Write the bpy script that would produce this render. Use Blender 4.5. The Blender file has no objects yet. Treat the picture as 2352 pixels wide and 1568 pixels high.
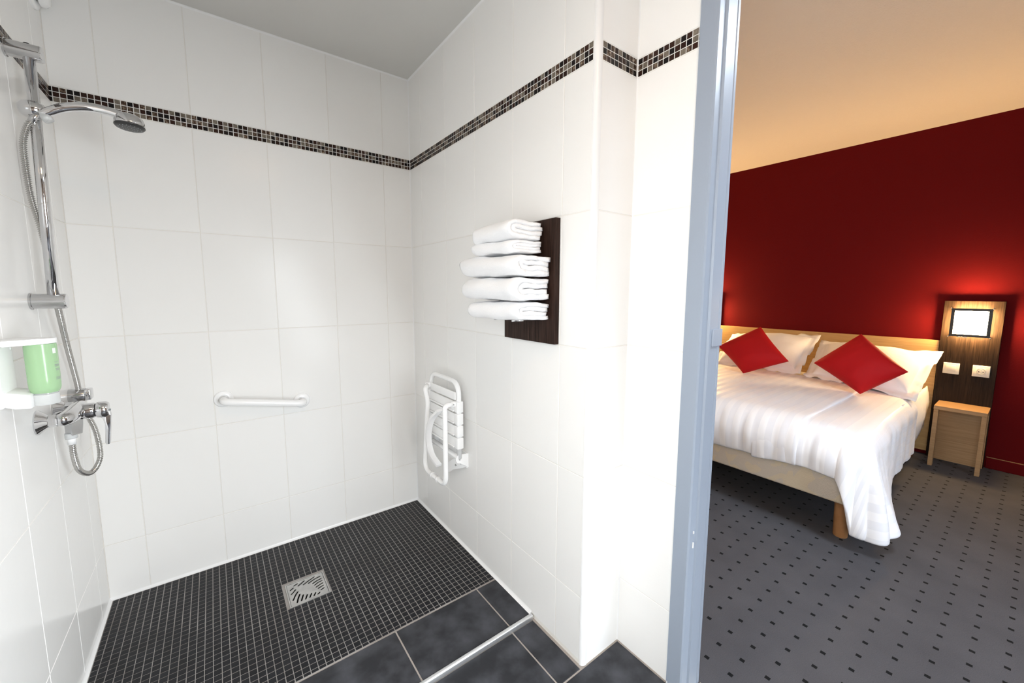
import bpy, bmesh, math, random
from mathutils import Vector, Matrix, noise
random.seed(7)
SC = bpy.context.scene
COL = SC.collection
R = math.radians
PI = math.pi

# ------------------------------------------------------------------ camera
CAM_LOC = Vector((-0.87054, -2.02182, 1.17835))
CAM_R = Vector((0.80279844, -0.59624661, 0.0021533))
CAM_U = Vector((0.06485717, 0.09091383, 0.99374455))
CAM_F = Vector((0.59271258, 0.79763692, -0.11165635))
cam_d = bpy.data.cameras.new('camera')
cam_d.sensor_width = 36.0
cam_d.lens = 909.29 / 2352 * 36.0
cam_d.shift_x = (1176 - 1165.19) / 2352
cam_d.shift_y = (770.57 - 784) / 2352
cam_d.clip_start = 0.02
cam = bpy.data.objects.new('camera', cam_d)
COL.objects.link(cam)
m = Matrix((CAM_R, CAM_U, -CAM_F)).transposed().to_4x4()
m.translation = CAM_LOC
cam.matrix_world = m
SC.camera = cam

# ------------------------------------------------------------------ world, lights, exposure
w = bpy.data.worlds.new('world'); SC.world = w; w.use_nodes = True
w.node_tree.nodes['Background'].inputs[0].default_value = (0.75, 0.85, 1.0, 1)
w.node_tree.nodes['Background'].inputs[1].default_value = 0.35
SC.view_settings.view_transform = 'Standard'
SC.view_settings.look = 'None'
SC.view_settings.gamma = 1.0
SC.view_settings.use_curve_mapping = False
SC.view_settings.exposure = 0.0
SC.cycles.max_bounces = 12
SC.cycles.diffuse_bounces = 8
SC.cycles.glossy_bounces = 6
SC.cycles.transmission_bounces = 10
SC.cycles.sample_clamp_indirect = 6.0

XL_ = -1.2587
def area_light(name, loc, rot, sx, sy, watts, col, spread=180):
    d = bpy.data.lights.new(name, 'AREA'); d.shape = 'RECTANGLE'
    d.size = sx; d.size_y = sy; d.energy = watts; d.color = col; d.spread = R(spread)
    o = bpy.data.objects.new(name, d); COL.objects.link(o)
    o.location = loc; o.rotation_euler = rot
    return o
# added fill light at the unseen rear wall, behind the camera
area_light('rear_fill_light', (-0.12, -2.72, 0.95), (R(90 - 24), 0, R(56)), 0.55, 1.30, 42, (0.90, 0.96, 1.0), 135)
# added fill light on the left wall, brightens the right wall and recess
area_light('left_fill_light', (XL_ + 0.03, -2.25, 1.15), (R(90 - 14), 0, R(-88)), 0.80, 0.90, 16.5, (0.90, 0.96, 1.0), 140)
# added warm fill under the bathroom ceiling, tints the upper walls
area_light('warm_top_fill', (-0.50, -2.00, 2.21), (0, 0, 0), 0.35, 0.35, 5, (1.0, 0.62, 0.32))
# daylight through the bedroom window
area_light('bedroom_window_daylight', (0.88, -4.34, 1.30), (R(90 - 26), 0, R(-6)), 1.1, 1.6, 20, (0.78, 0.88, 1.0), 92)
# added cool fill over the bedroom entrance, out of view, lifts the bed top
area_light('bed_fill_light', (0.90, -2.05, 2.31), (R(16), R(14), 0), 0.45, 0.45, 22, (0.80, 0.90, 1.0), 125)

# ------------------------------------------------------------------ materials
M = {}
def nodes_of(name):
    mt = bpy.data.materials.new(name); mt.use_nodes = True
    nt = mt.node_tree; b = nt.nodes['Principled BSDF']
    return mt, nt, b
def pm(name, base, rough=0.5, metal=0.0, spec=0.5, var=None, bump=None, rand=0.0, coat=0.0, sheen=0.0, sub=0.0, trans=0.0, ior=1.45):
    """var=(scale, other colour, lo, hi), bump=(scale, strength, distance)"""
    mt, nt, b = nodes_of(name)
    b.inputs['Base Color'].default_value = (*base, 1)
    b.inputs['Roughness'].default_value = rough
    b.inputs['Metallic'].default_value = metal
    b.inputs['Specular IOR Level'].default_value = spec
    b.inputs['Coat Weight'].default_value = coat
    b.inputs['Sheen Weight'].default_value = sheen
    b.inputs['Transmission Weight'].default_value = trans
    b.inputs['IOR'].default_value = ior
    geo = nt.nodes.new('ShaderNodeNewGeometry')
    src = None
    if var:
        n = nt.nodes.new('ShaderNodeTexNoise'); n.inputs['Scale'].default_value = var[0]; n.inputs['Detail'].default_value = 6
        nt.links.new(geo.outputs['Position'], n.inputs['Vector'])
        r = nt.nodes.new('ShaderNodeValToRGB')
        r.color_ramp.elements[0].position = var[2]; r.color_ramp.elements[1].position = var[3]
        r.color_ramp.elements[0].color = (*base, 1); r.color_ramp.elements[1].color = (*var[1], 1)
        nt.links.new(n.outputs['Fac'], r.inputs['Fac']); src = r.outputs['Color']
    if rand:
        oi = nt.nodes.new('ShaderNodeObjectInfo')
        hv = nt.nodes.new('ShaderNodeHueSaturation')
        mr = nt.nodes.new('ShaderNodeMapRange')
        mr.inputs['To Min'].default_value = 1 - rand; mr.inputs['To Max'].default_value = 1 + rand
        nt.links.new(oi.outputs['Random'], mr.inputs['Value']); nt.links.new(mr.outputs['Result'], hv.inputs['Value'])
        if src: nt.links.new(src, hv.inputs['Color'])
        else: hv.inputs['Color'].default_value = (*base, 1)
        src = hv.outputs['Color']
    if src: nt.links.new(src, b.inputs['Base Color'])
    if bump:
        n = nt.nodes.new('ShaderNodeTexNoise'); n.inputs['Scale'].default_value = bump[0]; n.inputs['Detail'].default_value = 4
        nt.links.new(geo.outputs['Position'], n.inputs['Vector'])
        bp = nt.nodes.new('ShaderNodeBump'); bp.inputs['Strength'].default_value = bump[1]; bp.inputs['Distance'].default_value = bump[2]
        nt.links.new(n.outputs['Fac'], bp.inputs['Height']); nt.links.new(bp.outputs['Normal'], b.inputs['Normal'])
    M[name] = mt
    return mt

pm('white_tile', (0.87, 0.862, 0.845), 0.18, spec=0.14, rand=0.012, bump=(9, 0.04, 0.01))
pm('wall_grout', (0.81, 0.785, 0.74), 0.8, spec=0.2)
pm('band_grout', (0.82, 0.81, 0.78), 0.7, spec=0.2)
pm('mosaic_black', (0.010, 0.007, 0.007), 0.2, rand=0.3, spec=0.2)
pm('mosaic_brown', (0.030, 0.013, 0.009), 0.2, rand=0.3, spec=0.2)
pm('mosaic_taupe', (0.20, 0.17, 0.135), 0.2, rand=0.12, spec=0.2, var=(160, (0.145, 0.12, 0.095), 0.4, 0.6))
pm('mosaic_marble', (0.050, 0.028, 0.019), 0.2, rand=0.2, spec=0.2, var=(130, (0.33, 0.25, 0.18), 0.48, 0.68))
pm('floor_mosaic', (0.009, 0.0095, 0.012), 0.34, rand=0.25, spec=0.28)
pm('floor_grout', (0.36, 0.34, 0.325), 0.85, spec=0.2, var=(7, (0.25, 0.225, 0.21), 0.42, 0.7))
pm('slate_tile', (0.020, 0.021, 0.025), 0.45, spec=0.35, rand=0.06, var=(11, (0.058, 0.060, 0.070), 0.40, 0.66), bump=(60, 0.08, 0.004))
pm('slate_grout', (0.36, 0.32, 0.29), 0.85, spec=0.2)
pm('silicone', (0.86, 0.86, 0.86), 0.3)
pm('ceiling_paint', (0.66, 0.65, 0.625), 0.85, spec=0.2)
pm('white_paint', (0.78, 0.77, 0.75), 0.7, spec=0.3)
pm('rear_paint', (0.17, 0.14, 0.12), 0.6)  # unseen wall kept dark so the chrome picks up dark reflections
pm('white_pvc', (0.84, 0.84, 0.84), 0.25)
pm('aluminium', (0.80, 0.81, 0.82), 0.28, metal=0.85)
pm('stainless', (0.47, 0.465, 0.455), 0.32, metal=1.0, var=(30, (0.56, 0.55, 0.535), 0.4, 0.6))
pm('chrome', (0.70, 0.70, 0.71), 0.045, metal=1.0)
pm('chrome_satin', (0.58, 0.58, 0.585), 0.14, metal=1.0)
pm('hose_metal', (0.52, 0.51, 0.49), 0.22, metal=1.0)
pm('dark_plastic', (0.03, 0.03, 0.03), 0.35)
pm('dark_hole', (0.010, 0.009, 0.008), 0.7)
pm('clear_plastic', (0.93, 0.95, 0.95), 0.12, trans=0.55, ior=1.4)
pm('white_plastic', (0.93, 0.93, 0.93), 0.22)
pm('white_enamel', (0.93, 0.93, 0.93), 0.16)
pm('grey_mark', (0.28, 0.30, 0.30), 0.5)
pm('bottle_label', (0.80, 0.84, 0.80), 0.4)
pm('frame_paint', (0.30, 0.345, 0.415), 0.35, spec=0.4, bump=(90, 0.03, 0.002))
pm('frame_chip', (0.75, 0.74, 0.72), 0.7)
pm('bedroom_plaster', (0.74, 0.68, 0.62), 0.9, spec=0.15, bump=(140, 0.5, 0.006))
pm('red_wall', (0.105, 0.0040, 0.0055), 0.75, spec=0.08, bump=(220, 0.25, 0.003))
pm('bed_leg_wood', (0.40, 0.20, 0.085), 0.4, var=(14, (0.33, 0.155, 0.06), 0.4, 0.6))
pm('red_cushion', (0.38, 0.007, 0.010), 0.6, spec=0.15, bump=(420, 0.18, 0.002))
pm('pillow_linen', (0.86, 0.85, 0.84), 0.75, spec=0.2, bump=(16, 0.12, 0.02))
pm('mattress_cloth', (0.74, 0.69, 0.60), 0.85, spec=0.2, bump=(300, 0.2, 0.002))
pm('switch_plastic', (0.82, 0.79, 0.70), 0.35)
pm('recess_shade', (0.50, 0.47, 0.40), 0.5)  # darker plastic tone painted in for the shade of the recess
pm('black_metal', (0.012, 0.011, 0.010), 0.4)
pm('threshold_metal', (0.52, 0.46, 0.38), 0.4, metal=0.6)
pm('towel_terry', (0.95, 0.95, 0.96), 0.95, spec=0.05, sheen=0.2, bump=(420, 0.5, 0.004))

def wood(name, c1, c2, axis, rough=0.45, scale=1.0, spec=0.4):
    mt, nt, b = nodes_of(name)
    b.inputs['Roughness'].default_value = rough; b.inputs['Specular IOR Level'].default_value = spec
    geo = nt.nodes.new('ShaderNodeNewGeometry')
    mp = nt.nodes.new('ShaderNodeMapping')
    sc = [220 * scale] * 3; sc['xyz'.index(axis)] = 7 * scale
    mp.inputs['Scale'].default_value = sc
    n = nt.nodes.new('ShaderNodeTexNoise'); n.inputs['Scale'].default_value = 1.0; n.inputs['Detail'].default_value = 5; n.inputs['Distortion'].default_value = 0.6
    r = nt.nodes.new('ShaderNodeValToRGB')
    r.color_ramp.elements[0].position = 0.34; r.color_ramp.elements[1].position = 0.68
    r.color_ramp.elements[0].color = (*c1, 1); r.color_ramp.elements[1].color = (*c2, 1)
    nt.links.new(geo.outputs['Position'], mp.inputs['Vector']); nt.links.new(mp.outputs['Vector'], n.inputs['Vector'])
    nt.links.new(n.outputs['Fac'], r.inputs['Fac']); nt.links.new(r.outputs['Color'], b.inputs['Base Color'])
    bp = nt.nodes.new('ShaderNodeBump'); bp.inputs['Strength'].default_value = 0.15; bp.inputs['Distance'].default_value = 0.001
    nt.links.new(n.outputs['Fac'], bp.inputs['Height']); nt.links.new(bp.outputs['Normal'], b.inputs['Normal'])
    M[name] = mt
wood('wenge_board', (0.012, 0.006, 0.004), (0.045, 0.024, 0.018), 'z', 0.42, 1.0, 0.12)
wood('wenge_panel', (0.010, 0.0055, 0.003), (0.030, 0.017, 0.010), 'z', 0.5, 1.0, 0.12)
wood('oak_headboard', (0.43, 0.265, 0.10), (0.54, 0.35, 0.15), 'y', 0.45, 0.6)
wood('oak_table', (0.33, 0.195, 0.09), (0.42, 0.26, 0.13), 'y', 0.5, 0.6)

def carpet_material():
    mt, nt, b = nodes_of('carpet')
    L = nt.links.new; N = nt.nodes.new
    geo = N('ShaderNodeNewGeometry'); sep = N('ShaderNodeSeparateXYZ'); L(geo.outputs['Position'], sep.inputs[0])
    def math_(op, a, bv, c=None):
        n = N('ShaderNodeMath'); n.operation = op
        if isinstance(a, (int, float)): n.inputs[0].default_value = a
        else: L(a, n.inputs[0])
        if isinstance(bv, (int, float)): n.inputs[1].default_value = bv
        else: L(bv, n.inputs[1])
        return n.outputs[0]
    def inside(coord, origin, pitch, half):
        s = math_('SUBTRACT', coord, origin - pitch / 2)
        f = math_('FLOORED_MODULO', s, pitch)
        d = math_('ABSOLUTE', math_('SUBTRACT', f, pitch / 2), 0)
        return math_('LESS_THAN', d, half)
    dots = math_('MULTIPLY', inside(sep.outputs['X'], 0.3551, 0.0815, 0.0065), inside(sep.outputs['Y'], -1.5463, 0.0737, 0.0070))
    n1 = N('ShaderNodeTexNoise'); n1.inputs['Scale'].default_value = 5; n1.inputs['Detail'].default_value = 5
    n2 = N('ShaderNodeTexNoise'); n2.inputs['Scale'].default_value = 420; n2.inputs['Detail'].default_value = 3
    L(geo.outputs['Position'], n1.inputs['Vector']); L(geo.outputs['Position'], n2.inputs['Vector'])
    r = N('ShaderNodeValToRGB')
    r.color_ramp.elements[0].color = (0.064, 0.064, 0.072, 1); r.color_ramp.elements[1].color = (0.100, 0.100, 0.110, 1)
    r.color_ramp.elements[0].position = 0.3; r.color_ramp.elements[1].position = 0.7
    mixn = math_('ADD', math_('MULTIPLY', n1.outputs['Fac'], 0.45), math_('MULTIPLY', n2.outputs['Fac'], 0.55))
    L(mixn, r.inputs['Fac'])
    mx = N('ShaderNodeMix'); mx.data_type = 'RGBA'
    L(dots, mx.inputs[0]); L(r.outputs['Color'], mx.inputs[6]); mx.inputs[7].default_value = (0.010, 0.011, 0.012, 1)
    L(mx.outputs[2], b.inputs['Base Color'])
    b.inputs['Roughness'].default_value = 0.95; b.inputs['Specular IOR Level'].default_value = 0.1
    bp = N('ShaderNodeBump'); bp.inputs['Strength'].default_value = 0.5; bp.inputs['Distance'].default_value = 0.003
    L(n2.outputs['Fac'], bp.inputs['Height']); L(bp.outputs['Normal'], b.inputs['Normal'])
    M['carpet'] = mt
carpet_material()

def duvet_material():
    mt, nt, b = nodes_of('duvet_satin_stripe')
    L = nt.links.new; N = nt.nodes.new
    uv = N('ShaderNodeUVMap'); uv.uv_map = 'weave'
    sep = N('ShaderNodeSeparateXYZ'); L(uv.outputs['UV'], sep.inputs[0])
    mm = N('ShaderNodeMath'); mm.operation = 'FLOORED_MODULO'; L(sep.outputs['X'], mm.inputs[0]); mm.inputs[1].default_value = 0.064
    st = N('ShaderNodeMath'); st.operation = 'LESS_THAN'; L(mm.outputs[0], st.inputs[0]); st.inputs[1].default_value = 0.032
    mx = N('ShaderNodeMix'); mx.data_type = 'RGBA'; L(st.outputs[0], mx.inputs[0])
    mx.inputs[6].default_value = (0.86, 0.86, 0.88, 1); mx.inputs[7].default_value = (0.780, 0.785, 0.82, 1)
    L(mx.outputs[2], b.inputs['Base Color'])
    rr = N('ShaderNodeMapRange'); rr.inputs['To Min'].default_value = 0.42; rr.inputs['To Max'].default_value = 0.7
    L(st.outputs[0], rr.inputs['Value']); L(rr.outputs['Result'], b.inputs['Roughness'])
    b.inputs['Specular IOR Level'].default_value = 0.3
    M['duvet_satin_stripe'] = mt
duvet_material()

def base_fabric():
    mt, nt, b = nodes_of('bed_base_fabric')
    L = nt.links.new; N = nt.nodes.new
    geo = N('ShaderNodeNewGeometry')
    n = N('ShaderNodeTexNoise'); n.inputs['Scale'].default_value = 9; n.inputs['Detail'].default_value = 1; n.inputs['Distortion'].default_value = 1.8
    L(geo.outputs['Position'], n.inputs['Vector'])
    r = N('ShaderNodeValToRGB'); r.color_ramp.interpolation = 'CONSTANT'
    r.color_ramp.elements[0].color = (0.50, 0.44, 0.365, 1); r.color_ramp.elements[1].color = (0.55, 0.465, 0.34, 1)
    r.color_ramp.elements[1].position = 0.56
    L(n.outputs['Fac'], r.inputs['Fac']); L(r.outputs['Color'], b.inputs['Base Color'])
    v = N('ShaderNodeTexVoronoi'); v.inputs['Scale'].default_value = 260; L(geo.outputs['Position'], v.inputs['Vector'])
    bp = N('ShaderNodeBump'); bp.inputs['Strength'].default_value = 0.6; bp.inputs['Distance'].default_value = 0.002
    L(v.outputs['Distance'], bp.inputs['Height']); L(bp.outputs['Normal'], b.inputs['Normal'])
    b.inputs['Roughness'].default_value = 0.85; b.inputs['Specular IOR Level'].default_value = 0.2
    M['bed_base_fabric'] = mt
base_fabric()

def emission(name, col, strength):
    mt = bpy.data.materials.new(name); mt.use_nodes = True
    nt = mt.node_tree; nt.nodes.remove(nt.nodes['Principled BSDF'])
    e = nt.nodes.new('ShaderNodeEmission'); e.inputs[0].default_value = (*col, 1); e.inputs[1].default_value = strength
    nt.links.new(e.outputs[0], nt.nodes['Material Output'].inputs[0]); M[name] = mt
emission('lamp_glass', (1.0, 0.64, 0.28), 175.0)

def soap_material():
    mt, nt, b = nodes_of('green_soap')
    b.inputs['Base Color'].default_value = (0.50, 0.75, 0.45, 1)
    b.inputs['Roughness'].default_value = 0.16; b.inputs['Transmission Weight'].default_value = 0.35; b.inputs['IOR'].default_value = 1.36
    M['green_soap'] = mt
soap_material()

# ------------------------------------------------------------------ mesh helpers
class MB:
    def __init__(s): s.bm = bmesh.new()
    def box(s, x0, x1, y0, y1, z0, z1, bev=0.0, seg=2):
        vs = [s.bm.verts.new((x, y, z)) for x in (x0, x1) for y in (y0, y1) for z in (z0, z1)]
        fs = []
        for a in ((0, 1, 3, 2), (4, 6, 7, 5), (0, 4, 5, 1), (2, 3, 7, 6), (0, 2, 6, 4), (1, 5, 7, 3)):
            fs.append(s.bm.faces.new([vs[i] for i in a]))
        if bev:
            es = list({e for f in fs for e in f.edges})
            bmesh.ops.bevel(s.bm, geom=es, offset=bev, segments=seg, profile=0.5, affect='EDGES')
        return s
    def ring_tube(s, path, radii, n=12, cap=True, closed=False):
        """tube through path points with a radius per point (parallel transport frame)"""
        P = [Vector(p) for p in path]; k = len(P)
        T = []
        for i in range(k):
            a = P[(i - 1) % k] if (closed or i > 0) else P[i]
            c = P[(i + 1) % k] if (closed or i < k - 1) else P[i]
            t = c - a
            T.append(t.normalized() if t.length > 1e-9 else (T[-1] if T else Vector((0, 0, 1))))
        up = Vector((0, 0, 1)) if abs(T[0].z) < 0.9 else Vector((0, 1, 0))
        nrm = (up - T[0] * up.dot(T[0])).normalized()
        rings = []
        for i in range(k):
            if i:
                nrm = (nrm - T[i] * nrm.dot(T[i])).normalized()
            bn = T[i].cross(nrm)
            r = radii[i] if hasattr(radii, '__len__') else radii
            rings.append([s.bm.verts.new(P[i] + (nrm * math.cos(2 * PI * j / n) + bn * math.sin(2 * PI * j / n)) * r) for j in range(n)])
        for i in range(k if closed else k - 1):
            A, B = rings[i], rings[(i + 1) % k]
            for j in range(n):
                s.bm.faces.new((A[j], A[(j + 1) % n], B[(j + 1) % n], B[j])).smooth = True
        if cap and not closed:
            s.bm.faces.new(rings[0][::-1]); s.bm.faces.new(rings[-1])
        return s
    def lathe(s, origin, axis, prof, n=28, smooth=True):
        """prof = [(radius, distance along axis)]"""
        o = Vector(origin); ax = Vector(axis).normalized()
        up = Vector((0, 0, 1)) if abs(ax.z) < 0.9 else Vector((0, 1, 0))
        u = (up - ax * up.dot(ax)).normalized(); v = ax.cross(u)
        rings = []
        for r, d in prof:
            if r < 1e-6: rings.append([s.bm.verts.new(o + ax * d)])
            else: rings.append([s.bm.verts.new(o + ax * d + (u * math.cos(2 * PI * j / n) + v * math.sin(2 * PI * j / n)) * r) for j in range(n)])
        for A, B in zip(rings, rings[1:]):
            for j in range(n):
                j2 = (j + 1) % n
                if len(A) == 1 and len(B) == 1: continue
                if len(A) == 1: f = s.bm.faces.new((A[0], B[j2], B[j]))
                elif len(B) == 1: f = s.bm.faces.new((A[j], A[j2], B[0]))
                else: f = s.bm.faces.new((A[j], A[j2], B[j2], B[j]))
                f.smooth = smooth
        if len(rings[0]) > 1: s.bm.faces.new(rings[0][::-1])
        if len(rings[-1]) > 1: s.bm.faces.new(rings[-1])
        return s
    def prism(s, pts2, axis, a0, a1, bev=0.0, smooth=False):
        """extrude a closed 2-D outline along an axis; pts2 are the two other coordinates in xyz order"""
        i = 'xyz'.index(axis)
        def P(p, a):
            c = list(p); c.insert(i, a); return c
        A = [s.bm.verts.new(P(p, a0)) for p in pts2]; B = [s.bm.verts.new(P(p, a1)) for p in pts2]
        n = len(A); fs = [s.bm.faces.new(A), s.bm.faces.new(B[::-1])]
        for j in range(n):
            f = s.bm.faces.new((A[j], B[j], B[(j + 1) % n], A[(j + 1) % n])); f.smooth = smooth; fs.append(f)
        if bev:
            es = list({e for f in fs for e in f.edges})
            bmesh.ops.bevel(s.bm, geom=es, offset=bev, segments=2, profile=0.5, affect='EDGES')
        return s
    def build(s, name, mat, parent=None, smooth=False, auto=None):
        bmesh.ops.recalc_face_normals(s.bm, faces=s.bm.faces[:])
        me = bpy.data.meshes.new(name); s.bm.to_mesh(me); s.bm.free()
        if smooth:
            for p in me.polygons: p.use_smooth = True
        if auto is not None and me.polygons:
            me.shade_flat() if False else None
            for p in me.polygons: p.use_smooth = True
            me.set_sharp_from_angle(angle=R(auto))
        me.materials.append(M[mat] if isinstance(mat, str) else mat)
        return link(name, me, parent)

def link(name, me, parent=None):
    o = bpy.data.objects.new(name, me); COL.objects.link(o)
    if parent is not None:
        o.parent = parent
        o.matrix_parent_inverse = parent.matrix_world.inverted() if parent.type != 'EMPTY' else Matrix.Translation(parent.location).inverted()
    return o
def tag(o, label, cat, group=None, kind=None):
    o['label'] = label; o['category'] = cat
    if group: o['group'] = group
    if kind: o['kind'] = kind
    return o
def thing(name, loc, label, cat, group=None, kind=None):
    o = bpy.data.objects.new(name, None); COL.objects.link(o); o.location = loc; o.empty_display_size = 0.05
    return tag(o, label, cat, group, kind)
def smooth_path(pts, n=8, closed=False):
    """Catmull-Rom through pts"""
    P = [Vector(p) for p in pts]; k = len(P); out = []
    for i in range(k if closed else k - 1):
        p0 = P[(i - 1) % k] if (closed or i > 0) else P[i] * 2 - P[i + 1]
        p1 = P[i]; p2 = P[(i + 1) % k]
        p3 = P[(i + 2) % k] if (closed or i < k - 2) else P[i + 1] * 2 - P[i]
        for j in range(n):
            t = j / n
            out.append(0.5 * ((2 * p1) + (p2 - p0) * t + (2 * p0 - 5 * p1 + 4 * p2 - p3) * t * t + (3 * p1 - p0 - 3 * p2 + p3) * t ** 3))
    if not closed: out.append(P[-1])
    return out
def fillet_path(pts, r, n=8):
    """polyline with rounded corners"""
    P = [Vector(p) for p in pts]; out = [P[0]]
    for i in range(1, len(P) - 1):
        a = (P[i - 1] - P[i]); b = (P[i + 1] - P[i]); rr = min(r, a.length * 0.49, b.length * 0.49)
        A = P[i] + a.normalized() * rr; B = P[i] + b.normalized() * rr
        for j in range(n + 1):
            t = j / n
            out.append(A * (1 - t) ** 2 + P[i] * 2 * t * (1 - t) + B * t * t)
    out.append(P[-1]); return out

# ------------------------------------------------------------------ the setting: dimensions
XL = -1.2587           # shower wall with the rail
YE = 1.254             # end of the shower wall
XR = 0.174             # recessed wall plane
CZ = 2.240             # bathroom ceiling
FZ = -0.012            # bathroom floor outside the shower, and carpet
YREAR = -2.84
ZD, ZC, ZB, ZA, ZL, ZU = 0.2191, 0.6147, 1.0103, 1.4059, 1.7999, 1.8517
ROWS = [(0.0, ZD), (ZD, ZC), (ZC, ZB), (ZB, ZA), (ZA, ZL), (ZU, CZ)]

tile_cache = {}
def tile_mesh(wd, ht, th=0.006, ch=0.0010):
    key = (round(wd, 4), round(ht, 4), th, ch)
    if key in tile_cache: return tile_cache[key]
    a, b = wd / 2, ht / 2
    v = [(-a, -b, -th), (a, -b, -th), (a, b, -th), (-a, b, -th), (-a, -b, -ch), (a, -b, -ch), (a, b, -ch), (-a, b, -ch),
         (-a + ch, -b + ch, 0), (a - ch, -b + ch, 0), (a - ch, b - ch, 0), (-a + ch, b - ch, 0)]
    f = [(8, 9, 10, 11)]
    for i in range(4):
        j = (i + 1) % 4
        f += [(i, j, 4 + j, 4 + i), (4 + i, 4 + j, 8 + j, 8 + i)]
    me = bpy.data.meshes.new('tile'); me.from_pydata(v, [], f); me.update()
    tile_cache[key] = me
    return me
mat_mesh = {}
def tile_mesh_m(wd, ht, mat, th=0.006, ch=0.0010):
    key = (round(wd, 4), round(ht, 4), mat, th, ch)
    if key not in mat_mesh:
        me = tile_mesh(wd, ht, th, ch).copy(); me.materials.clear(); me.materials.append(M[mat]); mat_mesh[key] = me
    return mat_mesh[key]
class Plane:
    """a wall plane: origin, right, up, outward normal"""
    def __init__(s, o, u, v): s.o = Vector(o); s.u = Vector(u); s.v = Vector(v); s.n = s.u.cross(s.v)
    def mat(s, a, b, d=0.0):
        mm = Matrix((s.u, s.v, s.n)).transposed().to_4x4(); mm.translation = s.o + s.u * a + s.v * b + s.n * d
        return mm
def put_tile(name, plane, a0, a1, b0, b1, mat, parent, gap=0.0024, th=0.006, ch=0.0010, d=0.0):
    wd, ht = a1 - a0 - gap, b1 - b0 - gap
    if wd < 0.004 or ht < 0.004: return
    o = bpy.data.objects.new(name, tile_mesh_m(wd, ht, mat, th, ch)); COL.objects.link(o)
    o.parent = parent
    o.matrix_world = plane.mat((a0 + a1) / 2, (b0 + b1) / 2, d)
    return o
BAND = ['mosaic_black', 'mosaic_brown', 'mosaic_marble', 'mosaic_taupe']
def band(plane, a0, a1, parent, phase=0, edge=0.0):
    """three rows of small glass and stone tiles between ZL and ZU"""
    p = 0.0165; z0 = ZL + 0.0015
    mb_grout = None
    k = 0; a = a0 + edge
    while a < a1 - 0.004:
        w_ = min(p, a1 - a)
        for r_ in range(3):
            idx = [(0, 1, 2, 3, 0, 1, 1, 3, 0, 1, 3, 2), (2, 3, 1, 0, 2, 3, 0, 1, 1, 0, 3, 2), (1, 0, 3, 2, 1, 0, 0, 1, 3, 2, 1, 0)][r_][(k + phase * 5) % 12]
            if random.random() < 0.16: idx = random.randrange(4)
            put_tile('mosaic_tile', plane, a, a + w_, z0 + (2 - r_) * p, z0 + (3 - r_) * p, BAND[idx], parent, gap=0.0022, th=0.004, ch=0.0006, d=0.0003)
        a += p; k += 1

def wall_with_tiles(wall, plane, cols, rows, phase, zfloor=None, edge=0.0):
    for i in range(len(cols) - 1):
        for (z0, z1) in rows:
            if zfloor is not None and z0 == 0.0: z0 = zfloor
            put_tile('tile', plane, cols[i], cols[i + 1], z0, z1, 'white_tile', wall)
    band(plane, cols[0], cols[-1], wall, phase, edge)
    # pale grout bed behind the small tiles
    a0, a1 = cols[0], cols[-1]
    put_tile('band_grout_bed', plane, a0, a1, ZL, ZU, 'band_grout', wall, gap=0.0, th=0.005, ch=0.0003, d=-0.0008)

G = 0.0013   # depth of the grout behind the tile face
wall_back = MB().box(XL - 0.10, 0.0, G, 0.10, -0.03, CZ + 0.05).build('wall_back', 'wall_grout')
tag(wall_back, 'white tiled shower wall with the white grab bar and a brown mosaic band', 'wall', kind='structure')
PB = Plane((0, 0, 0), (1, 0, 0), (0, 0, 1))
wall_with_tiles(wall_back, PB, [XL, -1.1413, -0.8913, -0.6413, -0.3913, -0.1413, 0.0], ROWS, 0, edge=-0.010)

wall_right = MB().box(G, 0.244, -YE + 0.012, 0.10, -0.03, CZ + 0.05).build('wall_right', 'wall_grout')
tag(wall_right, 'white tiled shower wall carrying the folding seat and the towel board', 'wall', kind='structure')
PRW = Plane((0, 0, 0), (0, -1, 0), (0, 0, 1))
wall_with_tiles(wall_right, PRW, [0.0, 0.1335, 0.3822, 0.6309, 0.8796, 1.1283, YE - 0.013], ROWS, 1)

wall_return = MB().box(0.0165, XR + 0.07, -YE + G, -YE + 0.0119, -0.03, CZ + 0.05).build('wall_return', 'wall_grout')
tag(wall_return, 'narrow white tiled wall end next to the rounded corner strip', 'wall', kind='structure')
PRE = Plane((0, -YE, 0), (1, 0, 0), (0, 0, 1))
wall_with_tiles(wall_return, PRE, [0.0175, XR], ROWS, 3, zfloor=FZ, edge=0.003)

YJ = -1.4446          # where the door frame meets the wall
wall_recess = MB().box(XR + G, 0.244, YJ - 0.02, -YE, -0.03, CZ + 0.05).build('wall_recess', 'wall_grout')
tag(wall_recess, 'white tiled wall strip between the inner corner and the grey door frame', 'wall', kind='structure')
PRC = Plane((XR, -YE, 0), (0, -1, 0), (0, 0, 1))
wall_with_tiles(wall_recess, PRC, [0.0, -YJ - YE], ROWS, 0, zfloor=FZ)

wall_left = MB().box(XL - 0.10, XL - G, YREAR, 0.10, -0.03, CZ + 0.05).build('wall_left', 'wall_grout')
tag(wall_left, 'white tiled wall behind the shower rail and the soap dispenser', 'wall', kind='structure')
PLW = Plane((XL, 0, 0), (0, 1, 0), (0, 0, 1))
lc = [-1.62 - 0.25 * i for i in range(5, 0, -1)] + [-1.62, -1.37, -1.12, -0.87, -0.62, -0.37, -0.12, 0.0]
for i in range(len(lc) - 1):
    for (z0, z1) in ROWS:
        if z0 == 0.0 and lc[i] < -1.02: z0 = FZ
        put_tile('tile', PLW, lc[i], lc[i + 1], z0, z1, 'white_tile', wall_left)
put_tile('band_grout_bed', PLW, lc[0], 0, ZL, ZU, 'band_grout', wall_left, gap=0.0, th=0.005, ch=0.0003, d=-0.0008)
band(PLW, -1.02, 0.0, wall_left, 2, edge=0.003)

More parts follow.
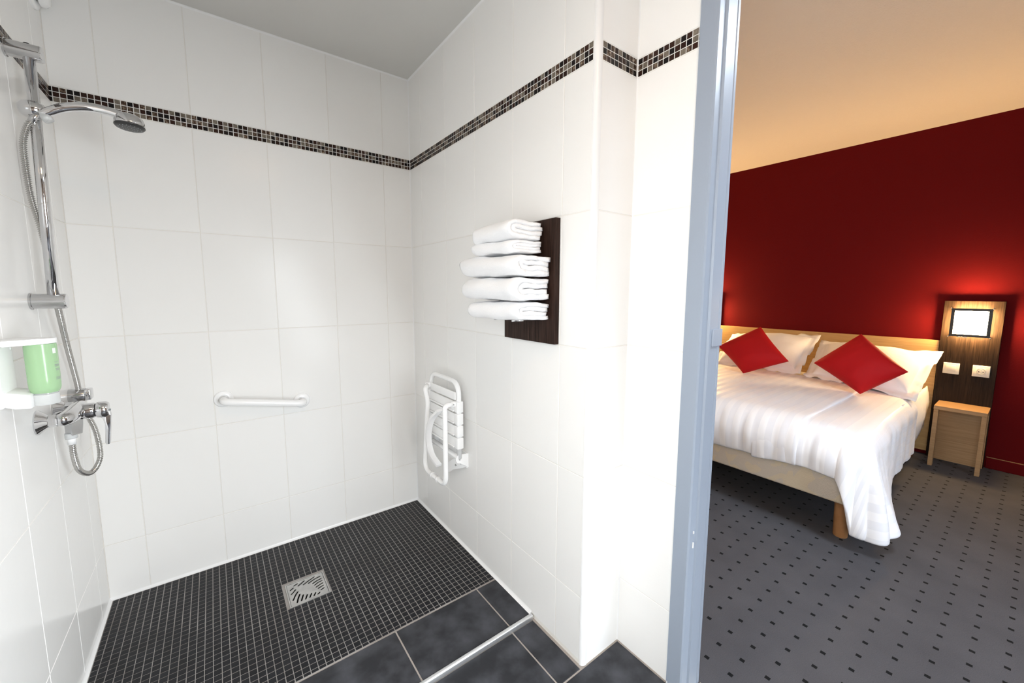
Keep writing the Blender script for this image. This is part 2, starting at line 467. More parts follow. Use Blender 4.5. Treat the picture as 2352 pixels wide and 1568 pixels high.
# rear part of the bathroom, behind the camera
mb = MB()
x0, x1 = XL - 0.1, 0.244
wx0, wx1, wz0, wz1 = -0.55, 0.15, 0.38, 1.72  # window opening added to go with the rear fill light
mb.box(x0, wx0, YREAR - 0.1, YREAR, -0.03, CZ + 0.05).box(wx1, x1, YREAR - 0.1, YREAR, -0.03, CZ + 0.05)
mb.box(wx0, wx1, YREAR - 0.1, YREAR, -0.03, wz0).box(wx0, wx1, YREAR - 0.1, YREAR, wz1, CZ + 0.05)
tag(mb.build('wall_rear', 'rear_paint'), 'dark brown painted rear wall of the bathroom with an added window opening', 'wall', kind='structure')
mb = MB()
for a, b_ in ((wx0, wx0 + 0.05), (wx1 - 0.05, wx1)): mb.box(a, b_, YREAR - 0.06, YREAR - 0.005, wz0, wz1)
for a, b_ in ((wz0, wz0 + 0.05), (wz1 - 0.05, wz1)): mb.box(wx0 + 0.05, wx1 - 0.05, YREAR - 0.06, YREAR - 0.005, a, b_)
tag(mb.build('added_window', 'white_pvc'), 'unseen white window frame added in the bathroom rear wall for the fill light', 'window', kind='structure')  # frame made up for the rear fill light, no window known here

DY1 = -2.36            # far side of the doorway
DZ = 2.06
mb = MB().box(XR, 0.244, YREAR, DY1, -0.03, CZ + 0.05).box(XR, 0.244, DY1, YJ - 0.02, DZ, CZ + 0.05)
mb.box(0.18, 0.244, 0.1, 0.92, -0.03, 2.36).box(0.18, 0.244, -4.4, YREAR, -0.03, 2.36).box(0.20, 0.244, YREAR, 0.1, CZ + 0.05, 2.36)
tag(mb.build('wall_partition', 'white_paint'), 'white painted partition around the doorway between bathroom and bedroom', 'wall', kind='structure')

tag(MB().box(XL - 0.1, 0.20, YREAR - 0.1, 0.10, CZ, CZ + 0.05).build('ceiling', 'ceiling_paint'), 'plain grey painted bathroom ceiling', 'ceiling', kind='structure')

# ---- shower floor
PF = Plane((0, 0, 0), (1, 0, 0), (0, 1, 0))
YM = -0.781
DRX0, DRX1, DRY0, DRY1 = -0.7115, -0.5695, -0.4560, -0.3140
mb = MB().box(XL, DRX0, YM, 0.0, -0.05, -0.0009).box(DRX1, 0.0, YM, 0.0, -0.05, -0.0009)
floor_shower = mb.box(DRX0, DRX1, YM, DRY0, -0.05, -0.0009).box(DRX0, DRX1, DRY1, 0.0, -0.05, -0.0009).build('floor_shower', 'floor_grout')
tag(floor_shower, 'shower floor of small black mosaic tiles with pale grout', 'floor', kind='structure')
DRX0, DRX1, DRY0, DRY1 = -0.7115, -0.5695, -0.4560, -0.3140
p = 0.0222
cells = []
i = 0
xe = -0.010
while xe - i * p > XL + 0.012:
    j = 0
    while 0.010 + j * p < -YM - 0.006:
        x1_ = xe - i * p; x0_ = max(x1_ - p, XL + 0.010)
        y1_ = -0.010 - j * p; y0_ = max(y1_ - p, YM + 0.003)
        if x1_ - x0_ > 0.006 and y1_ - y0_ > 0.006:
            if not (x1_ > DRX0 + 0.002 and x0_ < DRX1 - 0.002 and y1_ > DRY0 + 0.002 and y0_ < DRY1 - 0.002):
                cells.append((x0_, x1_, y0_, y1_))
        j += 1
    i += 1
def shown(c):
    q = Vector(((c[0] + c[1]) / 2, (c[2] + c[3]) / 2, 0)) - CAM_LOC
    f = q.dot(CAM_F)
    if f < 0.05: return 0
    uu, vv = q.dot(CAM_R) / f, q.dot(CAM_U) / f
    if abs(uu) > 1.30 or vv < -0.875: return 0
    return (c[1] - c[0]) * (c[3] - c[2]) / f ** 3
cells.sort(key=shown, reverse=True)
for c in cells[:300]:
    put_tile('mosaic_tile', PF, c[0], c[1], c[2], c[3], 'floor_mosaic', floor_shower, gap=0.0020, th=0.004, ch=0.0005)
verts, faces = [], []
for c in cells[300:]:
    g = 0.0010; ch = 0.0005
    n0 = len(verts)
    X0, X1, Y0, Y1 = c[0] + g, c[1] - g, c[2] + g, c[3] - g
    verts += [(X0, Y0, -0.004), (X1, Y0, -0.004), (X1, Y1, -0.004), (X0, Y1, -0.004), (X0 + ch, Y0 + ch, 0), (X1 - ch, Y0 + ch, 0), (X1 - ch, Y1 - ch, 0), (X0 + ch, Y1 - ch, 0)]
    faces += [(n0 + 4, n0 + 5, n0 + 6, n0 + 7)] + [(n0 + a, n0 + (a + 1) % 4, n0 + 4 + (a + 1) % 4, n0 + 4 + a) for a in range(4)]
me = bpy.data.meshes.new('mosaic_field'); me.from_pydata(verts, [], faces); me.update(); me.materials.append(M['floor_mosaic'])
mf = link('mosaic_field', me, floor_shower); mf['kind'] = 'stuff'

# ---- dark slate tiles
floor_tiled = MB().box(XL, 0.244, -1.010, YM, -0.05, -0.0016).box(XL, XR + 0.005, YREAR, -1.010, -0.06, FZ - 0.0016).build('floor_tiled', 'slate_grout')
tag(floor_tiled, 'bathroom floor of large dark slate grey tiles with beige joints', 'floor', kind='structure')
XJ = [XL + 0.004, -1.096, -0.764, -0.432, -0.100]
for a, b_ in zip(XJ, XJ[1:] + [-0.006]):
    put_tile('tile', PF, a, b_, -1.004, YM - 0.001, 'slate_tile', floor_tiled, gap=0.005, ch=0.0012)
    put_tile('tile', PF, a, b_, -1.2555, -1.018, 'slate_tile', floor_tiled, gap=0.005, ch=0.0012, d=FZ)
yy = -1.2555
while yy > YREAR + 0.05:
    y2 = max(yy - 0.333, YREAR)
    for a, b_ in zip(XJ, XJ[1:] + [XR - 0.002]):
        put_tile('tile', PF, a, b_, y2, yy, 'slate_tile', floor_tiled, gap=0.006, ch=0.0012, d=FZ)
    yy = y2
# light metal edging strip between the two floor levels
prof = [(-1.0045, FZ + 0.0005), (-1.0195, FZ + 0.0005)]
for k in range(9):
    t = k / 8 * PI
    prof.append((-1.0120 - 0.0075 * math.cos(t), 0.0005 + 0.0060 * math.sin(t)))
tag(MB().prism(prof, 'x', XL + 0.004, -0.006, smooth=False).build('trim_1', 'aluminium', auto=40), 'rounded light metal edging strip across the dark floor tiles', 'trim', kind='structure')

# rounded white corner strip at the wall end
def corner_strip():
    pts = [(0.018, -YE + 0.013), (0.0, -YE + 0.013)]
    n = 10; r = 0.0165
    for k in range(n + 1):
        t = k / n * PI / 2
        pts.append((r - r * math.cos(t) - 0.001, -YE + 0.0135 - 0.0145 * math.sin(t)))
    pts.append((0.018, -YE - 0.001))
    o = MB().prism(pts, 'z', FZ, CZ).build('trim_2', 'white_pvc', auto=35)
    return tag(o, 'tall rounded white plastic corner strip at the wall end', 'trim', kind='structure')
corner_strip()

# white silicone beads
def bead(name, p0, p1, n1, n2, r, label):
    """triangular concave bead between two planes with outward normals n1 n2"""
    p0, p1, n1, n2 = Vector(p0), Vector(p1), Vector(n1), Vector(n2)
    mb = MB(); sec = [Vector((0, 0, 0)), n1 * r]
    for k in range(1, 5):
        t = k / 5
        sec.append(n1 * r * (1 - t) ** 1.4 + n2 * r * t ** 1.4)
    sec.append(n2 * r)
    A = [mb.bm.verts.new(p0 + q) for q in sec]; B = [mb.bm.verts.new(p1 + q) for q in sec]
    mb.bm.faces.new(A); mb.bm.faces.new(B[::-1])
    for k in range(len(sec)):
        mb.bm.faces.new((A[k], B[k], B[(k + 1) % len(sec)], A[(k + 1) % len(sec)]))
    return tag(mb.build(name, 'silicone', auto=60), label, 'trim', kind='structure')
bead('trim_3', (XL, 0, 0), (0, 0, 0), (0, -1, 0), (0, 0, 1), 0.009, 'white silicone joint along the foot of the grab bar wall')
bead('trim_4', (0, 0, 0), (0, -1.003, 0), (-1, 0, 0), (0, 0, 1), 0.010, 'white silicone joint along the foot of the seat wall')
bead('trim_5', (XL, 0, 0), (XL, -1.003, 0), (1, 0, 0), (0, 0, 1), 0.009, 'white silicone joint along the foot of the shower rail wall')
bead('trim_6', (XL, 0, CZ), (0, 0, CZ), (0, -1, 0), (0, 0, -1), 0.006, 'pale joint between ceiling and grab bar wall')
bead('trim_7', (0, 0, CZ), (0, -YE + 0.012, CZ), (-1, 0, 0), (0, 0, -1), 0.006, 'pale joint between ceiling and seat wall')
bead('trim_8', (0, 0, 0), (0, 0, CZ), (0, -1, 0), (-1, 0, 0), 0.0035, 'thin pale upright joint in the shower corner beside the folding seat')
bead('trim_9', (XR, -YE, FZ), (XR, -YE, CZ), (0, -1, 0), (-1, 0, 0), 0.003, 'thin pale upright joint in the inner corner near the door frame')

# ------------------------------------------------------------------ door frame
def door_frame():
    d = thing('door_1', (XR, -1.9, FZ), 'blue-grey painted metal door frame between shower room and bedroom', 'door frame', kind='structure')
    def jamb(y_in, s, z0, z1):
        # s=+1: jamb on the +y side of the doorway
        pts = [(0.162, y_in + s * 0.0445), (0.162, y_in + s * 0.002), (0.166, y_in - s * 0.002), (0.190, y_in - s * 0.004), (0.192, y_in - s * 0.010),
               (0.236, y_in - s * 0.010), (0.238, y_in - s * 0.007), (0.241, y_in - s * 0.007), (0.243, y_in - s * 0.010), (0.252, y_in - s * 0.010), (0.252, y_in + s * 0.0445),
               (0.2445, y_in + s * 0.0445), (0.2445, y_in + s * 0.0225), (0.174, y_in + s * 0.0225), (0.174, y_in + s * 0.0445)]
        return MB().prism(pts, 'z', z0, z1)
    j = jamb(-1.489, 1, FZ, DZ).build('jamb', 'frame_paint', d)
    sp = MB().box(0.205, 0.2565, -1.503, -1.4985, 1.030, 1.077, bev=0.0012).build('strike_plate', 'frame_paint', j)
    for k, (z_, h_, w_) in enumerate(((0.455, 0.016, 0.004), (0.498, 0.007, 0.003))):
        MB().box(0.178, 0.178 + w_, -1.4945 - 0.0006, -1.4925, z_, z_ + h_).build('paint_chip', 'frame_chip', j)
    for k in range(5):
        hh = 0.006 + 0.016 * random.random(); ya = -1.4462 - 0.0058 * k
        MB().box(0.1614, 0.1625, ya - 0.003, ya, FZ, FZ + hh).build('paint_chip', 'frame_chip', j)
    jamb(DY1 + 0.0, -1, FZ, DZ).build('jamb', 'frame_paint', d)
    pts = [(0.162, DZ + 0.05), (0.162, DZ), (0.252, DZ), (0.252, DZ + 0.05), (0.2445, DZ + 0.05), (0.2445, DZ + 0.006), (0.174, DZ + 0.006), (0.174, DZ + 0.05)]
    MB().prism([(a, b_) for a, b_ in pts], 'y', DY1 - 0.045, -1.4446).build('head_jamb', 'frame_paint', d)
door_frame()
tag(MB().prism([(0.186, FZ - 0.001), (0.190, FZ + 0.003), (0.236, FZ + 0.003), (0.262, FZ - 0.001)], 'y', DY1 + 0.010, -1.503).build('trim_10', 'threshold_metal'),
    'beige metal threshold strip at the foot of the door frame', 'trim', kind='structure')

# ------------------------------------------------------------------ bedroom shell
BX = 3.303; BY0, BY1, BCZ = -4.40, 0.92, 2.332
floor_carpet = MB().box(0.20, BX + 0.1, BY0 - 0.1, BY1 + 0.1, -0.08, FZ).build('floor_carpet', 'carpet')
tag(floor_carpet, 'dark grey bedroom carpet with rows of small black squares', 'floor', kind='structure')
wall_red = MB().box(BX, BX + 0.1, BY0 - 0.1, BY1 + 0.1, -0.08, BCZ + 0.1).build('wall_headboard', 'red_wall')
tag(wall_red, 'deep red painted bedroom wall behind the headboard', 'wall', kind='structure')
tag(MB().box(0.18, BX + 0.1, BY0 - 0.1, BY1 + 0.1, BCZ, BCZ + 0.1).build('ceiling_bedroom', 'bedroom_plaster'), 'rough cream plaster bedroom ceiling lit warm near the red wall', 'ceiling', kind='structure')
tag(MB().box(0.18, BX + 0.1, BY1, BY1 + 0.1, -0.08, BCZ).build('wall_far', 'white_paint'), 'white bedroom wall hidden beyond the shower', 'wall', kind='structure')
mb = MB(); wa, wb, wc, wd_ = 0.30, 1.46, 0.45, 2.15
mb.box(0.18, wa, BY0 - 0.1, BY0, -0.08, BCZ).box(wb, BX + 0.1, BY0 - 0.1, BY0, -0.08, BCZ).box(wa, wb, BY0 - 0.1, BY0, -0.08, wc).box(wa, wb, BY0 - 0.1, BY0, wd_, BCZ)
tag(mb.build('wall_window', 'white_paint'), 'white bedroom wall with the window opening', 'wall', kind='structure')
mb = MB()
for a, b_ in ((wa, wa + 0.06), (wb - 0.06, wb), (0.85, 0.91)): mb.box(a, b_, BY0 - 0.07, BY0 - 0.01, wc, wd_)
for a, b_ in ((wc, wc + 0.06), (wd_ - 0.06, wd_)): mb.box(wa, wb, BY0 - 0.07, BY0 - 0.01, a, b_)
tag(mb.build('window_2', 'white_pvc'), 'white window frame in the bedroom wall', 'window', kind='structure')
bb = MB().box(BX - 0.012, BX, BY0, -1.892, FZ, 0.062, bev=0.002).build('baseboard_bedroom', 'red_wall')
tag(bb, 'dark red painted skirting board under the red wall', 'skirting', kind='structure')
MB().box(BX - 0.010, BX - 0.0005, BY0, -1.892, 0.0622, 0.0650).build('top_edge', 'oak_table', bb)

# ------------------------------------------------------------------ shower rail, shower head, hose
RY0, RY1 = -0.417, -0.372           # lower and upper bracket on the wall
def rail():
    t = thing('shower_rail', (XL, -0.41, 1.10), 'chrome shower rail on two wall brackets with a sliding holder', 'shower rail')
    rx = XL + 0.0425
    for (y, z) in ((RY0, 1.1485), (RY1, 1.800)):
        pr_ = [(0.0225, 0.0), (0.0225, 0.004), (0.0200, 0.005), (0.0200, 0.064), (0.0185, 0.066), (0, 0.0665)]
        b = MB().lathe((XL, y, z), (1, 0, 0), pr_, 28).build('bracket', 'chrome_satin', t, auto=30)
        MB().lathe((XL + 0.0662, y, z), (1, 0, 0), [(0.0188, -0.001), (0.0188, 0.0012), (0, 0.0016)], 28).build('end_cap', 'chrome', b, auto=30)
    MB().ring_tube([(rx, RY0, 1.150), (rx, RY0 + (RY1 - RY0) * 0.5, 1.475), (rx, RY1, 1.798)], 0.0118, 20).build('rail_tube', 'chrome', t)
    MB().lathe((rx - 0.002, RY1, 1.8190), (0, 0, 1), [(0.006, -0.002), (0.006, 0.0025), (0, 0.003)], 14).build('cap_screw', 'dark_plastic', t)
    sy = RY0 + (RY1 - RY0) * 0.775
    sl = MB().lathe((rx - 0.012, sy - 0.002, 1.652), (1, 0, 0.05), [(0.0, -0.018), (0.014, -0.015), (0.021, -0.006), (0.0230, 0.008), (0.021, 0.021), (0.015, 0.031), (0.0, 0.034)], 24).build('slider', 'chrome', t, auto=60)
    MB().ring_tube([(rx + 0.010, sy - 0.010, 1.648), (rx + 0.022, sy - 0.012, 1.636), (rx + 0.028, sy - 0.012, 1.626)], [0.011, 0.012, 0.010], 16).build('holder_cup', 'clear_plastic', sl)
    return t
rail()
def shower_head():
    sy = -0.395
    t = thing('hand_shower', (XL + 0.07, sy, 1.64), 'chrome hand shower with curved handle and dark spray face', 'shower head')
    pth = smooth_path([(-1.204, sy, 1.641), (-1.192, sy, 1.648), (-1.160, sy, 1.668), (-1.120, sy, 1.681), (-1.085, sy, 1.683), (-1.050, sy, 1.678), (-1.036, sy, 1.674)], 6)
    n = len(pth)
    rad = [0.0085 + 0.0035 * min(1, i / 8) - 0.0015 * max(0, (i - n * 0.6) / (n * 0.4)) for i in range(n)]
    MB().ring_tube(pth, rad, 18).build('handle', 'chrome', t)
    ax = Vector((0.03, 0.05, 1.0)).normalized()
    o = Vector((-1.030, sy, 1.650))
    MB().lathe(o, ax, [(0.0335, 0.0), (0.0345, 0.004), (0.0335, 0.014), (0.029, 0.026), (0.020, 0.032), (0.0, 0.034)], 32).build('head_shell', 'chrome', t, auto=60)
    f = MB().lathe(o, ax, [(0.0, -0.0050), (0.020, -0.0046), (0.031, -0.0035), (0.0345, 0.0005), (0.0340, 0.0040)], 32).build('spray_face', 'dark_plastic', t, auto=60)
    mb = MB()
    u = ax.cross(Vector((0, 1, 0))).normalized(); v = ax.cross(u)
    for rr, k in ((0.009, 6), (0.017, 12), (0.025, 18)):
        for j in range(k):
            a = 2 * PI * j / k
            mb.lathe(o + (u * math.cos(a) + v * math.sin(a)) * rr, -ax, [(0.0011, 0.002), (0.0009, 0.0058), (0, 0.006)], 6)
    ob = mb.build('spray_nozzles', 'grey_mark', f); ob['kind'] = 'stuff'
    MB().ring_tube([(-1.202, sy, 1.642), (-1.216, sy, 1.630), (-1.222, sy, 1.618)], [0.0088, 0.0082, 0.0078], 14).build('hose_nut', 'chrome_satin', t)
shower_head()
def hose():
    pts = [(-1.222, -0.395, 1.618), (-1.2295, -0.395, 1.606), (-1.2395, -0.395, 1.570), (-1.2420, -0.395, 1.526), (-1.2400, -0.392, 1.428), (-1.2300, -0.386, 1.338), (-1.2230, -0.382, 1.24),
           (-1.2215, -0.380, 1.165), (-1.2240, -0.345, 1.105), (-1.2320, -0.270, 1.0023), (-1.2350, -0.205, 0.8900), (-1.2350, -0.190, 0.838),
           (-1.2300, -0.195, 0.800), (-1.2015, -0.235, 0.733), (-1.1875, -0.280, 0.665), (-1.1930, -0.310, 0.633), (-1.2049, -0.342, 0.6257), (-1.2150, -0.385, 0.655), (-1.2170, -0.408, 0.705), (-1.2160, -0.416, 0.752)]
    base = smooth_path(pts, 24)
    # resample evenly
    d = [0.0]
    for a, b_ in zip(base, base[1:]): d.append(d[-1] + (b_ - a).length)
    L_ = d[-1]; step = 0.00135; out = []; k = 0
    for i in range(int(L_ / step)):
        s = i * step
        while d[k + 1] < s: k += 1
        f = (s - d[k]) / max(1e-9, d[k + 1] - d[k]); out.append(base[k].lerp(base[k + 1], f))
    rad = [0.0065 + (0.0010 if i % 4 < 2 else -0.0012) for i in range(len(out))]
    t = thing('shower_hose', (-1.2049, -0.342, 0.62), 'ribbed metal shower hose running from rail to mixer tap in a loop', 'hose')
    MB().ring_tube(out, rad, 10).build('ribbed_tube', 'hose_metal', t, smooth=True)
    MB().ring_tube([(-1.2160, -0.416, 0.744), (-1.2155, -0.417, 0.775)], 0.0088, 14).build('white_sleeve', 'white_plastic', t)
    MB().lathe((-1.2155, -0.417, 0.762), (0, 0, 1), [(0.0125, 0.0), (0.0132, 0.003), (0.0132, 0.013), (0.0125, 0.016)], 16).build('union_nut', 'clear_plastic', t)
hose()
def hose_holder():
    t = thing('hose_holder', (XL, -0.19, 0.84), 'short chrome hose guide on the wall above the mixer tap', 'hose holder')
    MB().lathe((XL, -0.19, 0.8400), (1, 0, 0), [(0.0225, 0.0), (0.0225, 0.036), (0.0215, 0.038), (0.0, 0.0385)], 26).build('sleeve', 'chrome_satin', t, auto=30)
    MB().box(XL + 0.036, XL + 0.053, -0.209, -0.171, 0.824, 0.860, bev=0.005, seg=3).build('front_button', 'chrome', t, auto=40)
hose_holder()
def mixer():
    t = thing('mixer_tap', (XL, -0.41, 0.832), 'chrome shower mixer tap with a drooping lever handle', 'mixer tap')
    for y in (-0.485, -0.335):
        MB().lathe((XL, y, 0.8335), (1, 0, 0), [(0.0325, 0.0), (0.0325, 0.003), (0.0300, 0.006), (0.0175, 0.019), (0.0160, 0.021)], 32).build('wall_flange', 'chrome', t, auto=30)
        MB().lathe((XL + 0.018, y, 0.8335), (1, 0, 0), [(0.0150, 0.0), (0.0165, 0.003), (0.0165, 0.017), (0.0150, 0.020)], 6, smooth=False).build('hex_nut', 'chrome', t)
    pth = smooth_path([(XL + 0.036, -0.485, 0.8335), (XL + 0.046, -0.482, 0.8335), (XL + 0.053, -0.468, 0.8345), (XL + 0.056, -0.445, 0.836), (XL + 0.057, -0.410, 0.837), (XL + 0.056, -0.375, 0.836), (XL + 0.053, -0.352, 0.8345), (XL + 0.046, -0.338, 0.8335), (XL + 0.036, -0.335, 0.8335)], 6)
    n = len(pth); rad = [0.0150 + 0.0065 * math.sin(PI * i / (n - 1)) ** 0.8 for i in range(n)]
    MB().ring_tube(pth, rad, 20).build('body', 'chrome', t)
    MB().lathe((XL + 0.046, -0.410, 0.834), (1, 0, -0.03), [(0.0200, 0.0), (0.0222, 0.006), (0.0222, 0.046), (0.0205, 0.049)], 30).build('cartridge_sleeve', 'chrome', t, auto=30)
    MB().lathe((XL + 0.094, -0.410, 0.8325), (1, 0, -0.03), [(0.0185, 0.0), (0.0185, 0.004)], 26).build('collar', 'dark_plastic', t, auto=30)
    lv = MB().lathe((XL + 0.098, -0.410, 0.8325), (1, 0, -0.03), [(0.0215, 0.0), (0.0232, 0.003), (0.0232, 0.019), (0.0190, 0.025), (0.0, 0.0275)], 30).build('lever', 'chrome', t, auto=40)
    pts = [(XL + 0.100, 0.812), (XL + 0.112, 0.808), (XL + 0.1130, 0.790), (XL + 0.1090, 0.733), (XL + 0.1105, 0.727), (XL + 0.1190, 0.728), (XL + 0.1275, 0.815), (XL + 0.124, 0.830), (XL + 0.104, 0.832)]
    mb = MB(); A = []
    for y in (-0.4195, -0.4005): A.append([mb.bm.verts.new((a, y, z)) for a, z in pts])
    mb.bm.faces.new(A[0]); mb.bm.faces.new(A[1][::-1]); n = len(pts)
    for j in range(n): mb.bm.faces.new((A[0][j], A[1][j], A[1][(j + 1) % n], A[0][(j + 1) % n]))
    bmesh.ops.bevel(mb.bm, geom=mb.bm.edges[:], offset=0.0022, segments=2, profile=0.5, affect='EDGES')
    mb.build('lever_arm', 'chrome', lv, auto=40)
    MB().lathe((XL + 0.1262, -0.410, 0.8285), (1, 0, 0), [(0.0028, -0.002), (0.0028, 0.0006), (0.0, 0.0007)], 12).build('lever_dot', 'grey_mark', lv)
    MB().lathe((-1.2100, -0.4165, 0.772), (0.06, 0, 1), [(0.0140, 0.0), (0.0168, 0.002), (0.0185, 0.030), (0.0185, 0.050)], 4, smooth=False).build('outlet', 'chrome_satin', t)
mixer()

# ------------------------------------------------------------------ soap dispenser
def dispenser():
    cx, cy = XL + 0.062, -0.650
    t = thing('soap_dispenser', (XL, cy, 0.91), 'white wall soap dispenser bracket holding a clear bottle of green soap', 'dispenser')
    # C-shaped wall bracket
    pl = MB().box(XL + 0.0002, XL + 0.010, -0.700, -0.612, 0.920, 1.068, bev=0.004, seg=3).build('wall_plate', 'white_plastic', t, auto=40)
    for z in (1.046, 0.944):
        MB().lathe((XL + 0.010, -0.624, z), (1, 0, 0), [(0.0035, -0.001), (0.0035, 0.0012), (0, 0.0016)], 12).build('screw', 'white_plastic', pl)
    def arm(name, z0, z1, zin, r0):
        pts = [(XL + 0.002, -0.700), (XL + 0.02, -0.704)]
        for k in range(13):
            a = -PI / 2 + PI * k / 12
            pts.append((cx + r0 * math.cos(a), cy + r0 * math.sin(a)))
        pts += [(XL + 0.02, -0.604), (XL + 0.002, -0.612)]
        mb = MB().prism(pts, 'z', z0, z1)
        bmesh.ops.bevel(mb.bm, geom=[e for e in mb.bm.edges if abs(e.verts[0].co.z - e.verts[1].co.z) < 1e-5], offset=0.002, segments=2, profile=0.5, affect='EDGES')
        return mb.build(name, 'white_plastic', t, auto=35)
    arm('top_arm', 1.056, 1.0685, 1.056, 0.0270)
    pts = [(XL + 0.002, 0.922), (XL + 0.002, 0.955), (XL + 0.045, 0.944), (XL + 0.045, 0.912), (XL + 0.022, 0.914)]
    MB().prism([(a, b_) for a, b_ in pts], 'y', -0.684, -0.616, bev=0.0022).build('lower_arm', 'white_plastic', t, auto=35)
    cup = MB().lathe((cx, cy, 0.9140), (0, 0, 1), [(0.0205, 0.0), (0.0215, 0.002), (0.0215, 0.024), (0.0205, 0.025), (0.0, 0.025)], 30).build('clear_cup', 'clear_plastic', t, auto=30)
    bt = MB().lathe((cx, cy, 0.9410), (0, 0, 1), [(0.0, 0.0), (0.0215, 0.001), (0.0240, 0.006), (0.0256, 0.012), (0.0262, 0.030), (0.0262, 0.108), (0.0255, 0.1145), (0.0, 0.1148)], 40).build('soap_bottle', 'green_soap', t, auto=40)
    bt['label'] = 'clear bottle full of green liquid soap'
    MB().lathe((cx, cy, 0.9380), (0, 0, 1), [(0.0195, 0.0), (0.0195, 0.006)], 30).build('bottle_neck', 'clear_plastic', bt, auto=30)
    def patch(name, a0, a1, z0, z1, mat, par, r=0.0265):
        mb = MB(); n = 6; A = []
        for k in range(n + 1):
            a = a0 + (a1 - a0) * k / n
            A.append([mb.bm.verts.new((cx + rr * math.cos(a), cy + rr * math.sin(a), z)) for rr in (r, r - 0.0004) for z in (z0, z1)])
        for p0, p1 in zip(A, A[1:]):
            mb.bm.faces.new((p0[0], p1[0], p1[1], p0[1])); mb.bm.faces.new((p0[2], p0[3], p1[3], p1[2]))
            mb.bm.faces.new((p0[0], p0[2], p1[2], p1[0])); mb.bm.faces.new((p0[1], p1[1], p1[3], p0[3]))
        return mb.build(name, mat, par)
    # the side of the bottle turned to the right carries a small label square and printed lines
    patch('label_square', R(-36), R(-20), 1.033, 1.045, 'bottle_label', bt)
    for k, (a0, a1, z) in enumerate(((-38, -36.5, 1.038), (-29, -27.5, 1.0395), (-26, -24.5, 1.0365))):
        pass
    for a0, a1, z, h in ((-33, -8, 1.012, 0.0008), (-34, -6, 1.005, 0.0018), (-33, -10, 1.0015, 0.0016), (-31, -9, 0.9955, 0.0014), (-29, -10, 0.9925, 0.0012), (-33, 0, 0.9760, 0.0011), (-33, 0, 0.9735, 0.0011), (-33, -2, 0.9710, 0.0011)):
        patch('print_line', R(a0), R(a1), z, z + h, 'grey_mark', bt)
dispenser()

# ------------------------------------------------------------------ air vent at the top of the rail wall
def vent():
    t = thing('air_vent', (XL, -0.10, 2.118), 'rounded white air vent high on the wall in the corner above the shower rail', 'vent')
    MB().lathe((XL, -0.078, 2.118), (1, 0, 0), [(0.070, 0.0), (0.070, 0.006), (0.066, 0.009), (0.058, 0.010)], 32).build('vent_plate', 'white_plastic', t, auto=40)
    MB().lathe((XL + 0.014, -0.078, 2.118), (1, 0, 0), [(0.050, 0.0), (0.058, 0.004), (0.058, 0.014), (0.050, 0.022), (0.030, 0.025), (0, 0.026)], 32).build('vent_cap', 'white_plastic', t, auto=60)
    MB().lathe((XL + 0.009, -0.078, 2.118), (1, 0, 0), [(0.045, 0.0), (0.045, 0.006)], 24).build('vent_throat', 'dark_plastic', t)
vent()

# ------------------------------------------------------------------ grab bar
def grab_bar():
    A = Vector((-0.8585, 0, 0.7245)); B = Vector((-0.5650, 0, 0.6705))
    t = thing('grab_bar', (A + B) / 2, 'short white grab bar slightly tilted on the tiled wall', 'grab bar')
    off = Vector((0, -0.066, 0)); d = (B - A).normalized()
    pth = fillet_path([A + Vector((0, -0.004, 0)), A + off, B + off, B + Vector((0, -0.004, 0))], 0.062, 12)
    MB().ring_tube(pth, 0.0152, 20).build('bar', 'white_enamel', t)
    for q in (A, B):
        f = MB().lathe(q, (0, -1, 0), [(0.0345, 0.0), (0.0345, 0.004), (0.031, 0.008), (0.020, 0.0105), (0.0185, 0.0105), (0.0185, 0.008)], 36).build('flange', 'white_enamel', t, auto=50)
        MB().lathe(q, (0, -1, 0), [(0.0172, 0.006), (0.0172, 0.0118), (0.0155, 0.0125)], 30).build('collar', 'white_pvc', f, auto=50)
grab_bar()

